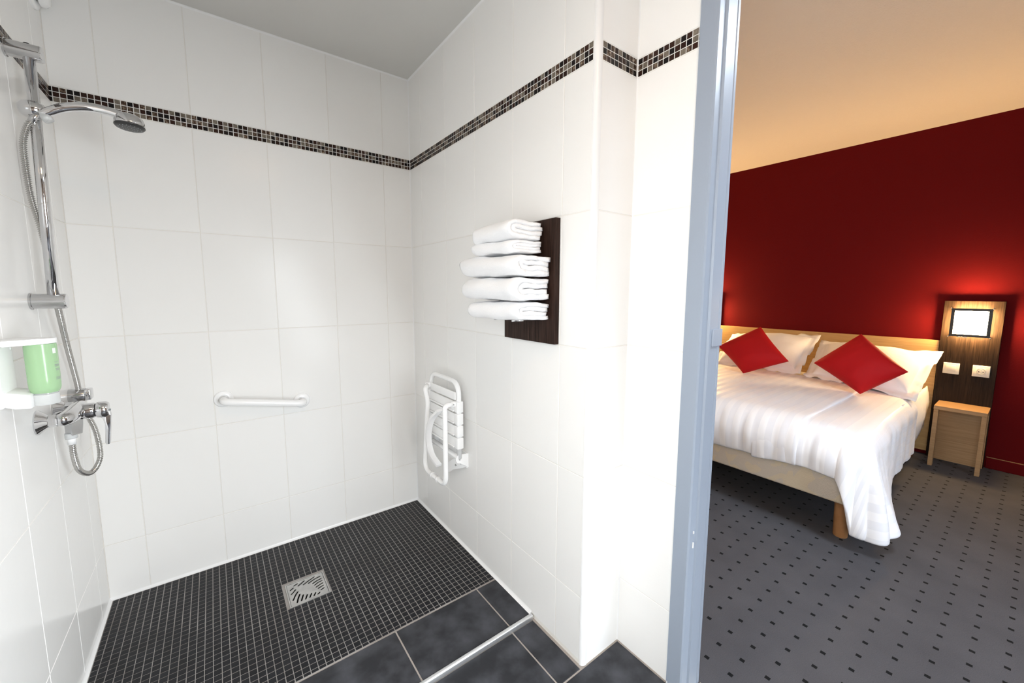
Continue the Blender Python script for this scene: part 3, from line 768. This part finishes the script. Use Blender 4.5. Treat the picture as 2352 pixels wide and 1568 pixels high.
# ------------------------------------------------------------------ folding shower seat
def seat():
    yn, yf = -0.556, -0.288
    t = thing('folding_shower_seat', (0, (yn + yf) / 2, 0.33), 'white slatted shower seat folded up against the tiled wall', 'shower seat')
    sx = -0.042
    fr = fillet_path([(sx, yn, 0.448), (sx, yn, 0.787), (sx, yf, 0.787), (sx, yf, 0.448)], 0.062, 10)
    MB().ring_tube([(sx, yf, 0.448)] + [(sx, yn, 0.448)] , 0.0105, 16).build('seat_crossbar', 'white_enamel', t)
    MB().ring_tube(fr, 0.0110, 16).build('seat_frame', 'white_enamel', t)
    z = 0.705
    for k in range(4):
        z0, z1 = z - 0.0505, z
        s = MB().box(sx - 0.0145, sx - 0.0085, yn + 0.008, yf - 0.008, z0 + 0.003, z1 - 0.003, bev=0.002).build('slat', 'white_plastic', t, auto=40)
        for yy_ in (yn, yf):
            MB().box(sx - 0.0165, sx + 0.0145, yy_ - 0.0145, yy_ + 0.0125, z0, z1, bev=0.004, seg=3).build('slat_clip', 'white_plastic', s, auto=40)
        MB().box(sx - 0.022, sx - 0.0145, yn + 0.014, yf - 0.014, z0 + 0.004, z0 + 0.010, bev=0.0015).build('slat_rib', 'white_plastic', s, auto=40)
        z -= 0.0540
    MB().box(sx - 0.0145, sx - 0.0085, yn + 0.008, yf - 0.008, 0.709, 0.744, bev=0.002).build('slat', 'white_plastic', t, auto=40)
    # hanging leg frame
    lx = -0.108; ln, lf = -0.552, -0.340
    pth = fillet_path([(-0.072, ln + 0.002, 0.694), (lx, ln, 0.694), (lx, ln, 0.338), (lx, lf, 0.338), (-0.098, lf, 0.50), (-0.086, lf, 0.665), (-0.094, lf + 0.012, 0.718), (-0.072, lf + 0.034, 0.732)], 0.045, 8)
    lg = MB().ring_tube(pth, 0.0108, 16).build('leg_frame', 'white_enamel', t)
    for y in (-0.475, -0.420):
        MB().ring_tube([(lx, y - 0.006, 0.338), (lx, y + 0.006, 0.338)], 0.0128, 18).build('rubber_ring', 'white_plastic', lg)
    # hinge lugs
    for (y, z) in ((ln, 0.694), (lf + 0.036, 0.732)):
        h = MB().box(-0.082, -0.050, y - 0.006, y + 0.006, z - 0.012, z + 0.012, bev=0.0055, seg=3).build('hinge_lug', 'white_plastic', t, auto=40)
        MB().lathe((-0.070, y - 0.0055, z), (0, -1, 0), [(0.0042, 0), (0.0042, 0.0016), (0.0026, 0.0018), (0.0022, 0.0008), (0, 0.0008)], 14).build('bolt', 'chrome_satin', h)
    # curved folding strut
    arc = smooth_path([(-0.070, -0.435, 0.640), (-0.084, -0.385, 0.590), (-0.090, -0.360, 0.530), (-0.090, -0.356, 0.470), (-0.085, -0.378, 0.412), (-0.076, -0.430, 0.378)], 8)
    mb = MB(); rows = []
    for i, q in enumerate(arc):
        a = arc[max(0, i - 1)]; b_ = arc[min(len(arc) - 1, i + 1)]; tt = (b_ - a).normalized(); out = tt.cross(Vector((1, 0, 0))).normalized()
        rows.append([mb.bm.verts.new(q + Vector((dx, 0, 0)) + out * do) for dx, do in ((-0.016, -0.006), (0.010, -0.006), (0.010, 0.006), (-0.016, 0.006))])
    for A, B in zip(rows, rows[1:]):
        for j in range(4): mb.bm.faces.new((A[j], A[(j + 1) % 4], B[(j + 1) % 4], B[j]))
    mb.bm.faces.new(rows[0][::-1]); mb.bm.faces.new(rows[-1])
    bmesh.ops.bevel(mb.bm, geom=[e for e in mb.bm.edges if e.calc_face_angle(0) > 0.9], offset=0.002, segments=2, profile=0.5, affect='EDGES')
    mb.build('folding_strut', 'white_plastic', t, auto=40)
    # wall bracket
    def cheek(y):
        pts = [(-0.0003, 0.398), (-0.0003, 0.462)]
        for k in range(9):
            a = PI / 2 + PI * k / 8
            pts.append((-0.044 + 0.019 * math.cos(a), 0.446 + 0.019 * math.sin(a)))
        pts.append((-0.020, 0.412))
        c = MB().prism(pts, 'y', y - 0.0025, y + 0.0025).build('bracket_cheek', 'white_enamel', t)
        MB().lathe((-0.044, y - 0.0024, 0.446), (0, -1, 0), [(0.0052, 0), (0.0052, 0.002), (0.003, 0.0024), (0.0026, 0.001), (0, 0.001)], 14).build('bolt', 'chrome_satin', c)
    cheek(yn - 0.004); cheek(yf + 0.004)
    # sheet metal tongue that carries the strut
    mb = MB()
    sec = [(-0.0006, -0.556, 0.399), (-0.012, -0.530, 0.385), (-0.024, -0.470, 0.360), (-0.034, -0.420, 0.322)]
    A = []
    for (x, y, z) in sec:
        A.append([mb.bm.verts.new((x - dx, y, z + dz)) for dx, dz in ((0, 0), (0, 0.050), (0.004, 0.050), (0.004, 0))])
    for p0, p1 in zip(A, A[1:]):
        for j in range(4): mb.bm.faces.new((p0[j], p0[(j + 1) % 4], p1[(j + 1) % 4], p1[j]))
    mb.bm.faces.new(A[0][::-1]); mb.bm.faces.new(A[-1])
    tg = mb.build('wall_bracket_tongue', 'white_enamel', t)
    MB().box(-0.006, -0.0003, yn, yf, 0.392, 0.462, bev=0.001).build('wall_plate', 'white_enamel', t)
    MB().lathe((-0.0235, -0.490, 0.388), (-1, -0.3, 0), [(0.0048, 0), (0.0048, 0.003), (0.0022, 0.0032), (0.002, 0.002), (0, 0.002)], 12).build('bolt', 'chrome_satin', tg)
    for k in range(3):
        MB().box(-0.0185, -0.0165, -0.527 + 0.006 * k, -0.523 + 0.006 * k, 0.402 + 0.003 * (k % 2), 0.409 + 0.003 * (k % 2)).build('stamped_mark', 'grey_mark', tg)
seat()

# ------------------------------------------------------------------ towel board and towels
def towel_board():
    t = thing('towel_board', (0, -0.99, 1.01), 'dark wenge wood towel board on the white tiled wall', 'towel rack')
    MB().box(-0.0200, -0.0003, -1.1225, -0.8600, 1.0120, 1.4010, bev=0.0012).build('board', 'wenge_board', t)
    for y in (-0.930, -1.030):
        MB().ring_tube([(-0.019, y, 1.0850), (-0.115, y, 1.0850)], 0.0030, 8).build('support_rod', 'chrome', t)
towel_board()
def folded_towel(label, x_front, y_near, y_far, z0, z1, layers, seedv, sag=0.0, back=-0.024, grp='folded towels stacked on the wenge board'):
    """nested U-folds, rounded towards the room, swept along the wall"""
    rnd = random.Random(seedv)
    mb = MB()
    ny = 30; H = z1 - z0; th = H / (2 * layers) * 0.94
    length = abs(y_near - y_far)
    for L_ in range(layers):
        rm = H / 2 - th * (L_ + 0.5) - 0.0006 * L_           # radius of the ribbon's middle line
        xf = x_front + L_ * (th * 1.10) + th / 2
        xb = back - rnd.random() * 0.010 - 0.002 * L_
        zc = (z0 + z1) / 2
        # middle line of the U
        mid = []
        nb = 16
        for k in range(nb): mid.append((xb + (xf + rm - xb) * k / nb, zc - rm))
        for k in range(11):
            a = -PI / 2 - PI * k / 10
            mid.append((xf + rm + rm * math.cos(a), zc + rm * math.sin(a)))
        for k in range(1, nb + 1): mid.append((xf + rm + (xb + 0.004 * rnd.random() - xf - rm) * k / nb, zc + rm))
        n = len(mid)
        prof = []
        for side in (1, -1):
            rng = range(n) if side == 1 else range(n - 1, -1, -1)
            for i in rng:
                a = mid[max(0, i - 1)]; b_ = mid[min(n - 1, i + 1)]
                tx, tz = b_[0] - a[0], b_[1] - a[1]; l = math.hypot(tx, tz) or 1
                prof.append((mid[i][0] + side * (-tz / l) * th / 2 * -1, mid[i][1] + side * (tx / l) * th / 2 * -1))
        rings = []
        for j in range(ny + 1):
            f = j / ny; y = y_near + (y_far - y_near) * f
            # soft rounded ends
            e = min(f, 1 - f) * length
            shrink = 1 - 0.0 * e
            yo = 0.006 * rnd.random() if j in (0, ny) else 0
            ring = []
            for i, (x, z) in enumerate(prof):
                v = Vector((x * 16, y * 11 + seedv * 3.1, z * 16))
                dz = noise.noise(v) * 0.0075 + noise.noise(v * 2.7) * 0.0028
                dx = noise.noise(v + Vector((7, 3, 1))) * 0.0075 + noise.noise(v * 2.5 + Vector((3, 9, 2))) * 0.003
                end = math.exp(-e / 0.012)
                inner = (zc - z) * 0.10 * end
                frontness = min(1, max(0, (xb - x) / (xb - x_front)))
                ring.append(mb.bm.verts.new((min(x + dx * frontness + 0.020 * end * 0.25 * frontness, back + 0.003), y + (0.006 * (noise.noise(Vector((x * 40, L_ * 5.0 + seedv, z * 40)))) if j in (0, ny) else 0),
                                             z + dz * 0.8 + inner - sag * f * frontness)))
            rings.append(ring)
        k = len(prof)
        for A, B in zip(rings, rings[1:]):
            for i in range(k): mb.bm.faces.new((A[i], A[(i + 1) % k], B[(i + 1) % k], B[i]))
        for ring, rev in ((rings[0], False), (rings[-1], True)):
            h = k // 2
            for i in range(h - 1):
                q = (ring[i], ring[i + 1], ring[k - 2 - i], ring[k - 1 - i])
                mb.bm.faces.new(q if not rev else q[::-1])
    o = mb.build('folded_towel', 'towel_terry', None, smooth=True)
    return tag(o, label, 'towel', grp)
folded_towel('folded white towel, lowest in the stack', -0.160, -1.100, -0.832, 1.0900, 1.1450, 2, 3, 0.004)
folded_towel('folded white towel, second from the bottom of the stack', -0.167, -1.104, -0.797, 1.1500, 1.2180, 2, 5, -0.002)
folded_towel('thickest folded white towel in the middle of the stack', -0.166, -1.106, -0.780, 1.2235, 1.2870, 2, 11, -0.006)
folded_towel('thin folded white towel, second from the top of the stack', -0.160, -1.082, -0.850, 1.2930, 1.3300, 2, 17, -0.006, back=-0.036)
folded_towel('folded white towel on top of the stack', -0.168, -1.078, -0.872, 1.3350, 1.3900, 2, 23, 0.004, back=-0.034)

# ------------------------------------------------------------------ floor drain
def drain():
    t = thing('floor_drain', ((DRX0 + DRX1) / 2, (DRY0 + DRY1) / 2, 0), 'square stainless steel floor drain with swirling slots in black mosaic', 'drain')
    mb = MB(); e = 0.0045; z1 = 0.0020
    mb.box(DRX0, DRX0 + e, DRY0, DRY1, -0.046, z1).box(DRX1 - e, DRX1, DRY0, DRY1, -0.046, z1).box(DRX0 + e, DRX1 - e, DRY0, DRY0 + e, -0.046, z1).box(DRX0 + e, DRX1 - e, DRY1 - e, DRY1, -0.046, z1)
    mb.build('drain_frame', 'stainless', t)
    slots = [[[0.073, 0.732], [0.15, 0.791]], [[0.076, 0.542], [0.202, 0.675]], [[0.078, 0.255], [0.147, 0.406], [0.24, 0.547]], [[0.161, 0.094], [0.202, 0.24], [0.275, 0.402]], [[0.27, 0.098], [0.352, 0.315]], [[0.379, 0.093], [0.451, 0.255]], [[0.492, 0.097], [0.562, 0.232]], [[0.606, 0.091], [0.665, 0.192]], [[0.715, 0.09], [0.766, 0.131]], [[0.19, 0.878], [0.281, 0.921]], [[0.296, 0.804], [0.475, 0.931]], [[0.433, 0.767], [0.605, 0.865], [0.759, 0.933]], [[0.573, 0.741], [0.74, 0.82], [0.92, 0.86]], [[0.673, 0.647], [0.799, 0.705], [0.922, 0.731]], [[0.714, 0.547], [0.82, 0.605], [0.921, 0.62]], [[0.731, 0.429], [0.918, 0.5]], [[0.771, 0.332], [0.915, 0.383]], [[0.827, 0.223], [0.911, 0.257]]]
    def inside(u, v):
        for s in slots:
            for (a, b_) in zip(s, s[1:]):
                dx, dy = b_[0] - a[0], b_[1] - a[1]
                k = max(0, min(1, ((u - a[0]) * dx + (v - a[1]) * dy) / (dx * dx + dy * dy)))
                if math.hypot(u - a[0] - k * dx, v - a[1] - k * dy) < 0.0205: return True
        return False
    n = 110; a0, a1 = DRX0 + 0.0055, DRX1 - 0.0055; b0, b1 = DRY0 + 0.0055, DRY1 - 0.0055
    keep = [[not inside((i + 0.5) / n, (j + 0.5) / n) for j in range(n)] for i in range(n)]
    mb = MB(); vt = {}
    def V(i, j, top):
        key = (i, j, top)
        if key not in vt:
            u, v = i / n, j / n
            r = math.hypot(u - 0.48, v - 0.5)
            dz = -0.0012 * math.exp(-(r / 0.16) ** 2)
            vt[key] = mb.bm.verts.new((a0 + (a1 - a0) * u, b0 + (b1 - b0) * v, (0.0012 + dz) if top else -0.0012))
        return vt[key]
    for i in range(n):
        for j in range(n):
            if not keep[i][j]: continue
            mb.bm.faces.new((V(i, j, 1), V(i + 1, j, 1), V(i + 1, j + 1, 1), V(i, j + 1, 1))).smooth = True
            for (di, dj, c1, c2) in ((-1, 0, (0, 1), (0, 0)), (1, 0, (1, 0), (1, 1)), (0, -1, (0, 0), (1, 0)), (0, 1, (1, 1), (0, 1))):
                ii, jj = i + di, j + dj
                if 0 <= ii < n and 0 <= jj < n and keep[ii][jj]: continue
                p_, q_ = (i + c1[0], j + c1[1]), (i + c2[0], j + c2[1])
                mb.bm.faces.new((V(*p_, 1), V(*p_, 0), V(*q_, 0), V(*q_, 1)))
    me = bpy.data.meshes.new('slotted_plate'); mb.bm.to_mesh(me); mb.bm.free(); me.materials.append(M['stainless'])
    link('slotted_plate', me, t)
    MB().box(DRX0 + 0.0045, DRX1 - 0.0045, DRY0 + 0.0045, DRY1 - 0.0045, -0.046, -0.040).build('drain_pan', 'dark_hole', t)
drain()

# ------------------------------------------------------------------ bed
BFX = 1.435; BSY = -1.588; BLY = -0.215      # foot plane, near side, far side
def bed():
    t = thing('bed', ((BFX + 3.25) / 2, (BSY + BLY) / 2, FZ), 'double bed with beige woven base on round wooden legs by the red wall', 'bed')
    MB().box(BFX, 3.262, BSY, BLY, 0.186, 0.325, bev=0.010, seg=3).build('bed_base', 'bed_base_fabric', t, auto=60)
    MB().box(BFX + 0.015, 3.258, BSY + 0.012, BLY - 0.012, 0.3255, 0.486, bev=0.045, seg=5).build('mattress', 'mattress_cloth', t, auto=70)
    for x in (BFX + 0.10, 3.15):
        for y in (BSY + 0.055, BLY - 0.055):
            MB().lathe((x, y, FZ), (0, 0, 1), [(0.027, 0.0), (0.029, 0.004), (0.033, 0.196)], 24).build('leg', 'bed_leg_wood', t, auto=50)
    # sheet bulging at the head end beside the pillows
    n = 18; mm_ = 10; mb = MB(); G_ = []
    for i in range(n + 1):
        f = i / n; x = 2.40 + (3.235 - 2.40) * f; row = []
        for j in range(mm_ + 1):
            g = j / mm_
            bulge = 0.030 * math.sin(PI * min(1, g * 1.15) * 0.9) * (0.6 + 0.4 * math.sin(PI * f)) + 0.006 * noise.noise(Vector((x * 9, g * 4, 2)))
            row.append(mb.bm.verts.new((x, BSY + 0.004 - bulge, 0.505 - 0.285 * g - 0.05 * math.sin(PI * f) * g)))
        G_.append(row)
    for A, B in zip(G_, G_[1:]):
        for j in range(mm_): mb.bm.faces.new((A[j], A[j + 1], B[j + 1], B[j]))
    o = mb.build('fitted_sheet', 'pillow_linen', t, smooth=True)
    sm = o.modifiers.new('thickness', 'SOLIDIFY'); sm.thickness = 0.006
    return t
bed()

def fold(s, r):
    q = r * PI / 2
    if s <= 0: return 0.0, 0.0
    if s < q: return r * math.sin(s / r), r * (1 - math.cos(s / r))
    return r, r + (s - q)
def duvet(label, y0, y1, x_head, side, seedv, ztop, thick, drop_f):
    """cloth laid on the mattress, turned down over the foot; side=True: also hangs over the near side with a free corner.
    y0 = far edge, y1 = near edge"""
    rf, rs = 0.135, 0.080
    foot_x = BFX - 0.022 + rf              # where the turn begins
    side_y = BSY - 0.022 + rs
    La = x_head - foot_x
    hang_f = 0.26; hang_s = 0.42
    na, nbt = 104, 84
    if side: Lb = y0 - side_y
    else: Lb = y0 - y1; hang_s = 0.0
    def side_drop(x): return 0.335 + 0.090 * max(0, 1 - (x - foot_x) / 0.62) ** 1.3
    def corner_drop(th):
        k = min(1, th / R(26)); k = k * k * (3 - 2 * k)
        return drop_f + (side_drop(foot_x) - drop_f) * k + 0.020 * math.sin(2 * th)
    def top_z(x, y, b_):
        z = ztop + 0.007 * noise.noise(Vector((x * 3.2, y * 3.2, seedv))) + 0.0012 * noise.noise(Vector((x * 9, y * 9, seedv + 5)))
        return z + 0.014 * math.sin(PI * min(1, max(0, 0.06 + 0.94 * b_ / max(Lb, .01)))) ** 0.6
    mb = MB(); uvs = {}
    G_ = []
    for i in range(na + 1):
        a = (La + hang_f) * i / na; row = []
        for j in range(nbt + 1):
            b_ = (Lb + hang_s) * j / nbt
            ea, eb = max(0, a - La), max(0, b_ - Lb)
            x = x_head - min(a, La); y = y0 - min(b_, Lb); z = top_z(x, y, b_)
            if ea > 0 and eb == 0:
                S = ea / hang_f * (drop_f + 0.07 * max(0, y + 1.36) + 0.571 * rf)
                h, d = fold(S, rf)
                wav = 0.007 * noise.noise(Vector((y * 22, d * 4, seedv + 9))) + 0.0035 * noise.noise(Vector((y * 55, d * 3, seedv + 2)))
                x -= h + wav * min(1, d / 0.06) - 0.016 * max(0, (d - 0.12) / 0.1) ** 2; z -= d
            elif eb > 0 and ea == 0:
                D = side_drop(x); S = eb / hang_s * (D + 0.571 * rs)
                h, d = fold(S, rs)
                wav = 0.012 * noise.noise(Vector((x * 7, d * 3, seedv + 4))) + 0.005 * noise.noise(Vector((x * 24, d * 4, seedv + 6)))
                tip = max(0, 1 - (x - foot_x) / 0.50) ** 1.4
                y -= h + wav * min(1, d / 0.08) + 0.125 * tip * (d / 0.45) ** 1.4; z -= d
            elif ea > 0 and eb > 0:
                th = math.atan2(eb / hang_s, ea / hang_f)
                t = max(ea / hang_f, eb / hang_s)
                rr = rf + (rs - rf) * (th / (PI / 2))
                S = t * (corner_drop(th) + 0.571 * rr)
                h, d = fold(S, rr)
                s2 = math.sin(2 * th); q = (d / 0.45) ** 1.4
                flare = 0.125 * (th / (PI / 2)) * q
                folds = (0.022 * math.sin(7.0 * th + 0.9) + 0.010 * math.sin(13.0 * th)) * min(1, d / 0.22) * s2
                out = h + flare + folds + 0.012 * s2 * min(1, d / 0.2) * (1 - th / (PI / 2)) + 0.006 * noise.noise(Vector((th * 6, d * 6, seedv)))
                # rounded pocket at the bottom of the free corner
                pk = max(0, (d - 0.36) / 0.10)
                out -= 0.020 * pk * pk * s2
                x -= out * math.cos(th); y -= out * math.sin(th); z -= d
            v = mb.bm.verts.new((x, y, max(z, 0.016))); row.append(v); uvs[v] = (b_, a)
        G_.append(row)
    uvl = mb.bm.loops.layers.uv.new('weave')
    for A, B in zip(G_, G_[1:]):
        for j in range(nbt):
            f = mb.bm.faces.new((A[j], B[j], B[j + 1], A[j + 1])); f.smooth = True
            for lp in f.loops: lp[uvl].uv = uvs[lp.vert]
    me = bpy.data.meshes.new('duvet'); mb.bm.to_mesh(me); mb.bm.free(); me.materials.append(M['duvet_satin_stripe'])
    o = link('duvet', me)
    sm = o.modifiers.new('filling', 'SOLIDIFY'); sm.thickness = thick; sm.offset = 1.0; sm.use_rim = True
    ss = o.modifiers.new('soft', 'SUBSURF'); ss.levels = 1; ss.render_levels = 1
    return tag(o, label, 'duvet', 'satin striped duvets on the bed')
duvet('white satin striped duvet with a corner hanging to the carpet', -1.16, None, 2.62, True, 4.0, 0.503, 0.016, 0.198)
duvet('white satin striped duvet overlapping its neighbour along a straight seam', -0.195, -1.365, 2.66, False, 8.0, 0.526, 0.018, 0.210)

def puff(name, corners, thick, mat, n=26, pinch=0.05, flange=0.0, seedv=1.0, wrinkle=0.004, parent=None, power=0.5, m_=None):
    """stuffed cushion between four corner points (top-left, top-right, bottom-right, bottom-left)"""
    tl, tr, br, bl = [Vector(c) for c in corners]
    nrm = ((tr - tl).cross(bl - tl) + (br - tr).cross(bl - tr)).normalized()
    m_ = n
    mb = MB()
    fu = flange / (tr - tl).length; fv = flange / (bl - tl).length
    us = ([-fu, -fu * 0.5] if flange else []) + [0.5 - 0.5 * math.cos(PI * i / n) for i in range(n + 1)] + ([1 + fu * 0.5, 1 + fu] if flange else [])
    vs = ([-fv, -fv * 0.5] if flange else []) + [0.5 - 0.5 * math.cos(PI * i / n) for i in range(n + 1)] + ([1 + fv * 0.5, 1 + fv] if flange else [])
    def P(u, v): return tl * (1 - u) * (1 - v) + tr * u * (1 - v) + br * u * v + bl * (1 - u) * v
    top, bot = [], []
    for u in us:
        rt, rb = [], []
        for v in vs:
            cu, cv = min(1, max(0, u)), min(1, max(0, v))
            up = 0.5 + (u - 0.5) * (1 - pinch * (1 - (2 * cv - 1) ** 2))
            vp = 0.5 + (v - 0.5) * (1 - pinch * (1 - (2 * cu - 1) ** 2))
            base = P(up, vp)
            f = ((1 - abs(2 * cu - 1) ** 2.4) * (1 - abs(2 * cv - 1) ** 2.4)) ** power
            if not (0 <= u <= 1 and 0 <= v <= 1): f = 0
            w_ = wrinkle * (noise.noise(Vector((u * 5, v * 5, seedv))) + 0.5 * noise.noise(Vector((u * 13, v * 13, seedv + 3))))
            fl = 0.0
            if flange:
                eu = max(0, -u, u - 1) / max(fu, 1e-6); ev = max(0, -v, v - 1) / max(fv, 1e-6)
                fl = 0.040 * max(eu, ev) * noise.noise(Vector((u * 7, v * 7, seedv + 8)))
            h = thick / 2 * f
            rt.append(mb.bm.verts.new(base + nrm * (h + 0.0015 + w_ * f + fl)))
            rb.append(mb.bm.verts.new(base + nrm * (-h - 0.0015 + w_ * f * 0.5 + fl)))
        top.append(rt); bot.append(rb)
    N_, K_ = len(us), len(vs)
    for i in range(N_ - 1):
        for j in range(K_ - 1):
            mb.bm.faces.new((top[i][j], top[i + 1][j], top[i + 1][j + 1], top[i][j + 1]))
            mb.bm.faces.new((bot[i][j], bot[i][j + 1], bot[i + 1][j + 1], bot[i + 1][j]))
    for i in range(N_ - 1):
        for j in (0, K_ - 1): mb.bm.faces.new((top[i][j], bot[i][j], bot[i + 1][j], top[i + 1][j]))
    for j in range(K_ - 1):
        for i in (0, N_ - 1): mb.bm.faces.new((top[i][j], top[i][j + 1], bot[i][j + 1], bot[i][j]))
    return mb.build(name, mat, parent, smooth=True)
o = puff('pillow', [(3.150, -0.300, 0.760), (3.170, -0.895, 0.790), (2.690, -0.935, 0.585), (2.640, -0.390, 0.575)], 0.21, 'pillow_linen', 28, 0.03, 0.050, 2.0, 0.020)
tag(o, 'white pillow with flanged edges nearest the door frame, leaning on the headboard', 'pillow', 'pillows against the headboard')
o = puff('pillow', [(3.125, -1.015, 0.755), (3.110, -1.590, 0.735), (2.600, -1.570, 0.545), (2.650, -1.060, 0.580)], 0.21, 'pillow_linen', 28, 0.03, 0.055, 6.0, 0.020)
tag(o, 'white pillow with flanged edges nearest the wall lamp, leaning on the headboard', 'pillow', 'pillows against the headboard')
o = puff('cushion', [(2.430, -0.470, 0.735), (2.580, -0.722, 0.903), (2.440, -0.972, 0.680), (2.375, -0.700, 0.553)], 0.17, 'red_cushion', 28, 0.045, 0.0, 3.0, 0.010)
tag(o, 'red square cushion leaning on the pillow near the door frame', 'cushion', 'red cushions standing on their corners')
o = puff('cushion', [(2.400, -1.130, 0.695), (2.530, -1.335, 0.905), (2.410, -1.588, 0.708), (2.322, -1.400, 0.548)], 0.18, 'red_cushion', 28, 0.035, 0.0, 7.0, 0.009)
tag(o, 'red square cushion balanced on one corner on the pillow near the wall lamp', 'cushion', 'red cushions standing on their corners')

# ------------------------------------------------------------------ headboard, lamp panels, lamps, night table
tag(MB().box(3.2720, BX - 0.0005, -1.6120, -0.0300, 0.020, 0.8360, bev=0.0015).build('headboard', 'oak_headboard'), 'long light oak headboard panel fixed to the red wall', 'headboard')
def lamp_panel(yc, label, z0):
    mb = MB().box(3.2620, BX - 0.0005, yc - 0.1370, yc + 0.1335, z0, 1.1180, bev=0.001)
    if z0 > 0.1: mb.box(3.2620, BX - 0.0005, -0.0290, yc + 0.1335, FZ, z0 - 0.0004, bev=0.001)   # notched around the end of the headboard
    o = mb.build('lamp_panel', 'wenge_panel')
    return tag(o, label, 'panel', 'dark panels beside the headboard')
lamp_panel(-1.7480, 'tall dark wood panel between the oak headboard and the red wall corner', FZ)
lamp_panel(0.0775, 'dark wood panel edge above the headboard beside the door frame', 0.8370)
def wall_lamp(yc, label, up_watts):
    zc = 0.9735
    t = thing('wall_lamp', (3.262, yc, zc), label, 'lamp', 'bedside wall lamps')
    hw, hz = 0.091, 0.095; xf = 3.198
    # glowing frosted glass body
    g = MB().box(xf + 0.006, 3.256, yc - hw + 0.008, yc + hw - 0.008, zc - hz + 0.008, zc + hz - 0.008, bev=0.002).build('glass_shade', 'lamp_glass', t)
    MB().box(3.2560, 3.2618, yc - 0.06, yc + 0.06, zc - 0.06, zc + 0.06).build('back_plate', 'black_metal', t)
    mb = MB(); e = 0.0165
    mb.box(xf - 0.003, xf + 0.004, yc - hw, yc + hw, zc + hz - e, zc + hz, bev=0.001).box(xf - 0.003, xf + 0.004, yc - hw, yc + hw, zc - hz, zc - hz + e, bev=0.001)
    mb.box(xf - 0.003, xf + 0.004, yc - hw, yc - hw + e, zc - hz + e, zc + hz - e, bev=0.001).box(xf - 0.003, xf + 0.004, yc + hw - e, yc + hw, zc - hz + e, zc + hz - e, bev=0.001)
    fr = mb.build('front_frame', 'black_metal', t)
    for sy in (-1, 1):
        for sz in (-1, 1):
            MB().ring_tube([(xf - 0.001, yc + sy * (hw - 0.002), zc + sz * (hz - 0.002)), (3.2618, yc + sy * (hw - 0.002), zc + sz * (hz - 0.002))], 0.0026, 8).build('corner_rod', 'black_metal', t)
            MB().lathe((xf - 0.003, yc + sy * (hw + 0.002), zc + sz * (hz + 0.002)), (-1, 0, 0), [(0.0045, -0.002), (0.0045, 0.002), (0.003, 0.004), (0, 0.0045)], 10).build('corner_screw', 'chrome_satin', t)
    ld = bpy.data.lights.new('lamp_uplight', 'AREA'); ld.shape = 'RECTANGLE'; ld.size = 0.14; ld.size_y = 0.04; ld.energy = up_watts; ld.color = (1.0, 0.62, 0.26); ld.spread = R(150)
    lo = bpy.data.objects.new('lamp_uplight', ld); COL.objects.link(lo); lo.location = (3.232, yc, zc + hz - 0.006); lo.rotation_euler = (PI, 0, R(90))
    MB().box(xf - 0.004, xf + 0.010, yc + 0.005, yc + 0.052, zc - hz - 0.0045, zc - hz - 0.0005, bev=0.001).build('lower_clip', 'chrome_satin', t)
wall_lamp(-1.7485, 'glowing square wall lamp on the tall dark panel above the switch', 3.2)
wall_lamp(0.0770, 'glowing wall lamp on the far dark panel beyond the door frame', 5.0)

def faceplate(name, yc, label, cat):
    t = thing(name, (3.262, yc, 0.648), label, cat, None)
    MB().box(3.2530, 3.2618, yc - 0.0385, yc + 0.0385, 0.648 - 0.0385, 0.648 + 0.0385, bev=0.003, seg=3).build('plate', 'switch_plastic', t, auto=50)
    return t
s = faceplate('light_switch', -1.684, 'cream square light switch on the dark panel', 'switch')
MB().box(3.2505, 3.2535, -1.684 - 0.0225, -1.684 + 0.0225, 0.648 - 0.0225, 0.648 + 0.0225, bev=0.0012).build('rocker', 'switch_plastic', s, auto=50)
s = faceplate('power_socket', -1.8195, 'cream square power socket with round recess on the dark panel', 'socket')
MB().box(3.2512, 3.2535, -1.8195 - 0.0225, -1.8195 + 0.0225, 0.648 - 0.0225, 0.648 + 0.0225, bev=0.0008).build('insert', 'switch_plastic', s, auto=50)
rc = MB().lathe((3.2516, -1.8195, 0.648), (-1, 0, 0), [(0.0195, -0.001), (0.0195, 0.0012), (0.0175, 0.0013), (0.0165, 0.0002), (0.0, 0.0002)], 30).build('round_recess', 'recess_shade', s, auto=30)
for y in (-0.0095, 0.0095):
    MB().lathe((3.2514, -1.8195 + y, 0.645), (-1, 0, 0), [(0.0028, -0.0005), (0.0028, 0.0006), (0, 0.0006)], 12).build('pin_hole', 'dark_hole', rc)
MB().lathe((3.2514, -1.8195, 0.6575), (-1, 0, 0), [(0.0024, -0.0005), (0.0024, 0.003), (0, 0.0034)], 12).build('earth_pin', 'stainless', rc)

def night_table():
    x0, x1 = 3.040, 3.2605; ya, yb = -1.8820, -1.6460
    t = thing('night_table', ((x0 + x1) / 2, (ya + yb) / 2, FZ), 'small light oak night table under the wall lamp panel', 'night table')
    MB().box(x0, x1, ya, yb, 0.3860, 0.4110, bev=0.0012).build('top', 'oak_table', t)
    for y in (ya + 0.0, yb - 0.024):
        MB().box(x0 + 0.004, x0 + 0.050, y + 0.001, y + 0.023, FZ, 0.3855, bev=0.001).build('leg', 'oak_table', t)
    MB().box(3.2400, 3.2580, ya + 0.001, yb - 0.001, FZ, 0.3855, bev=0.001).build('back_panel', 'oak_table', t)
night_table()
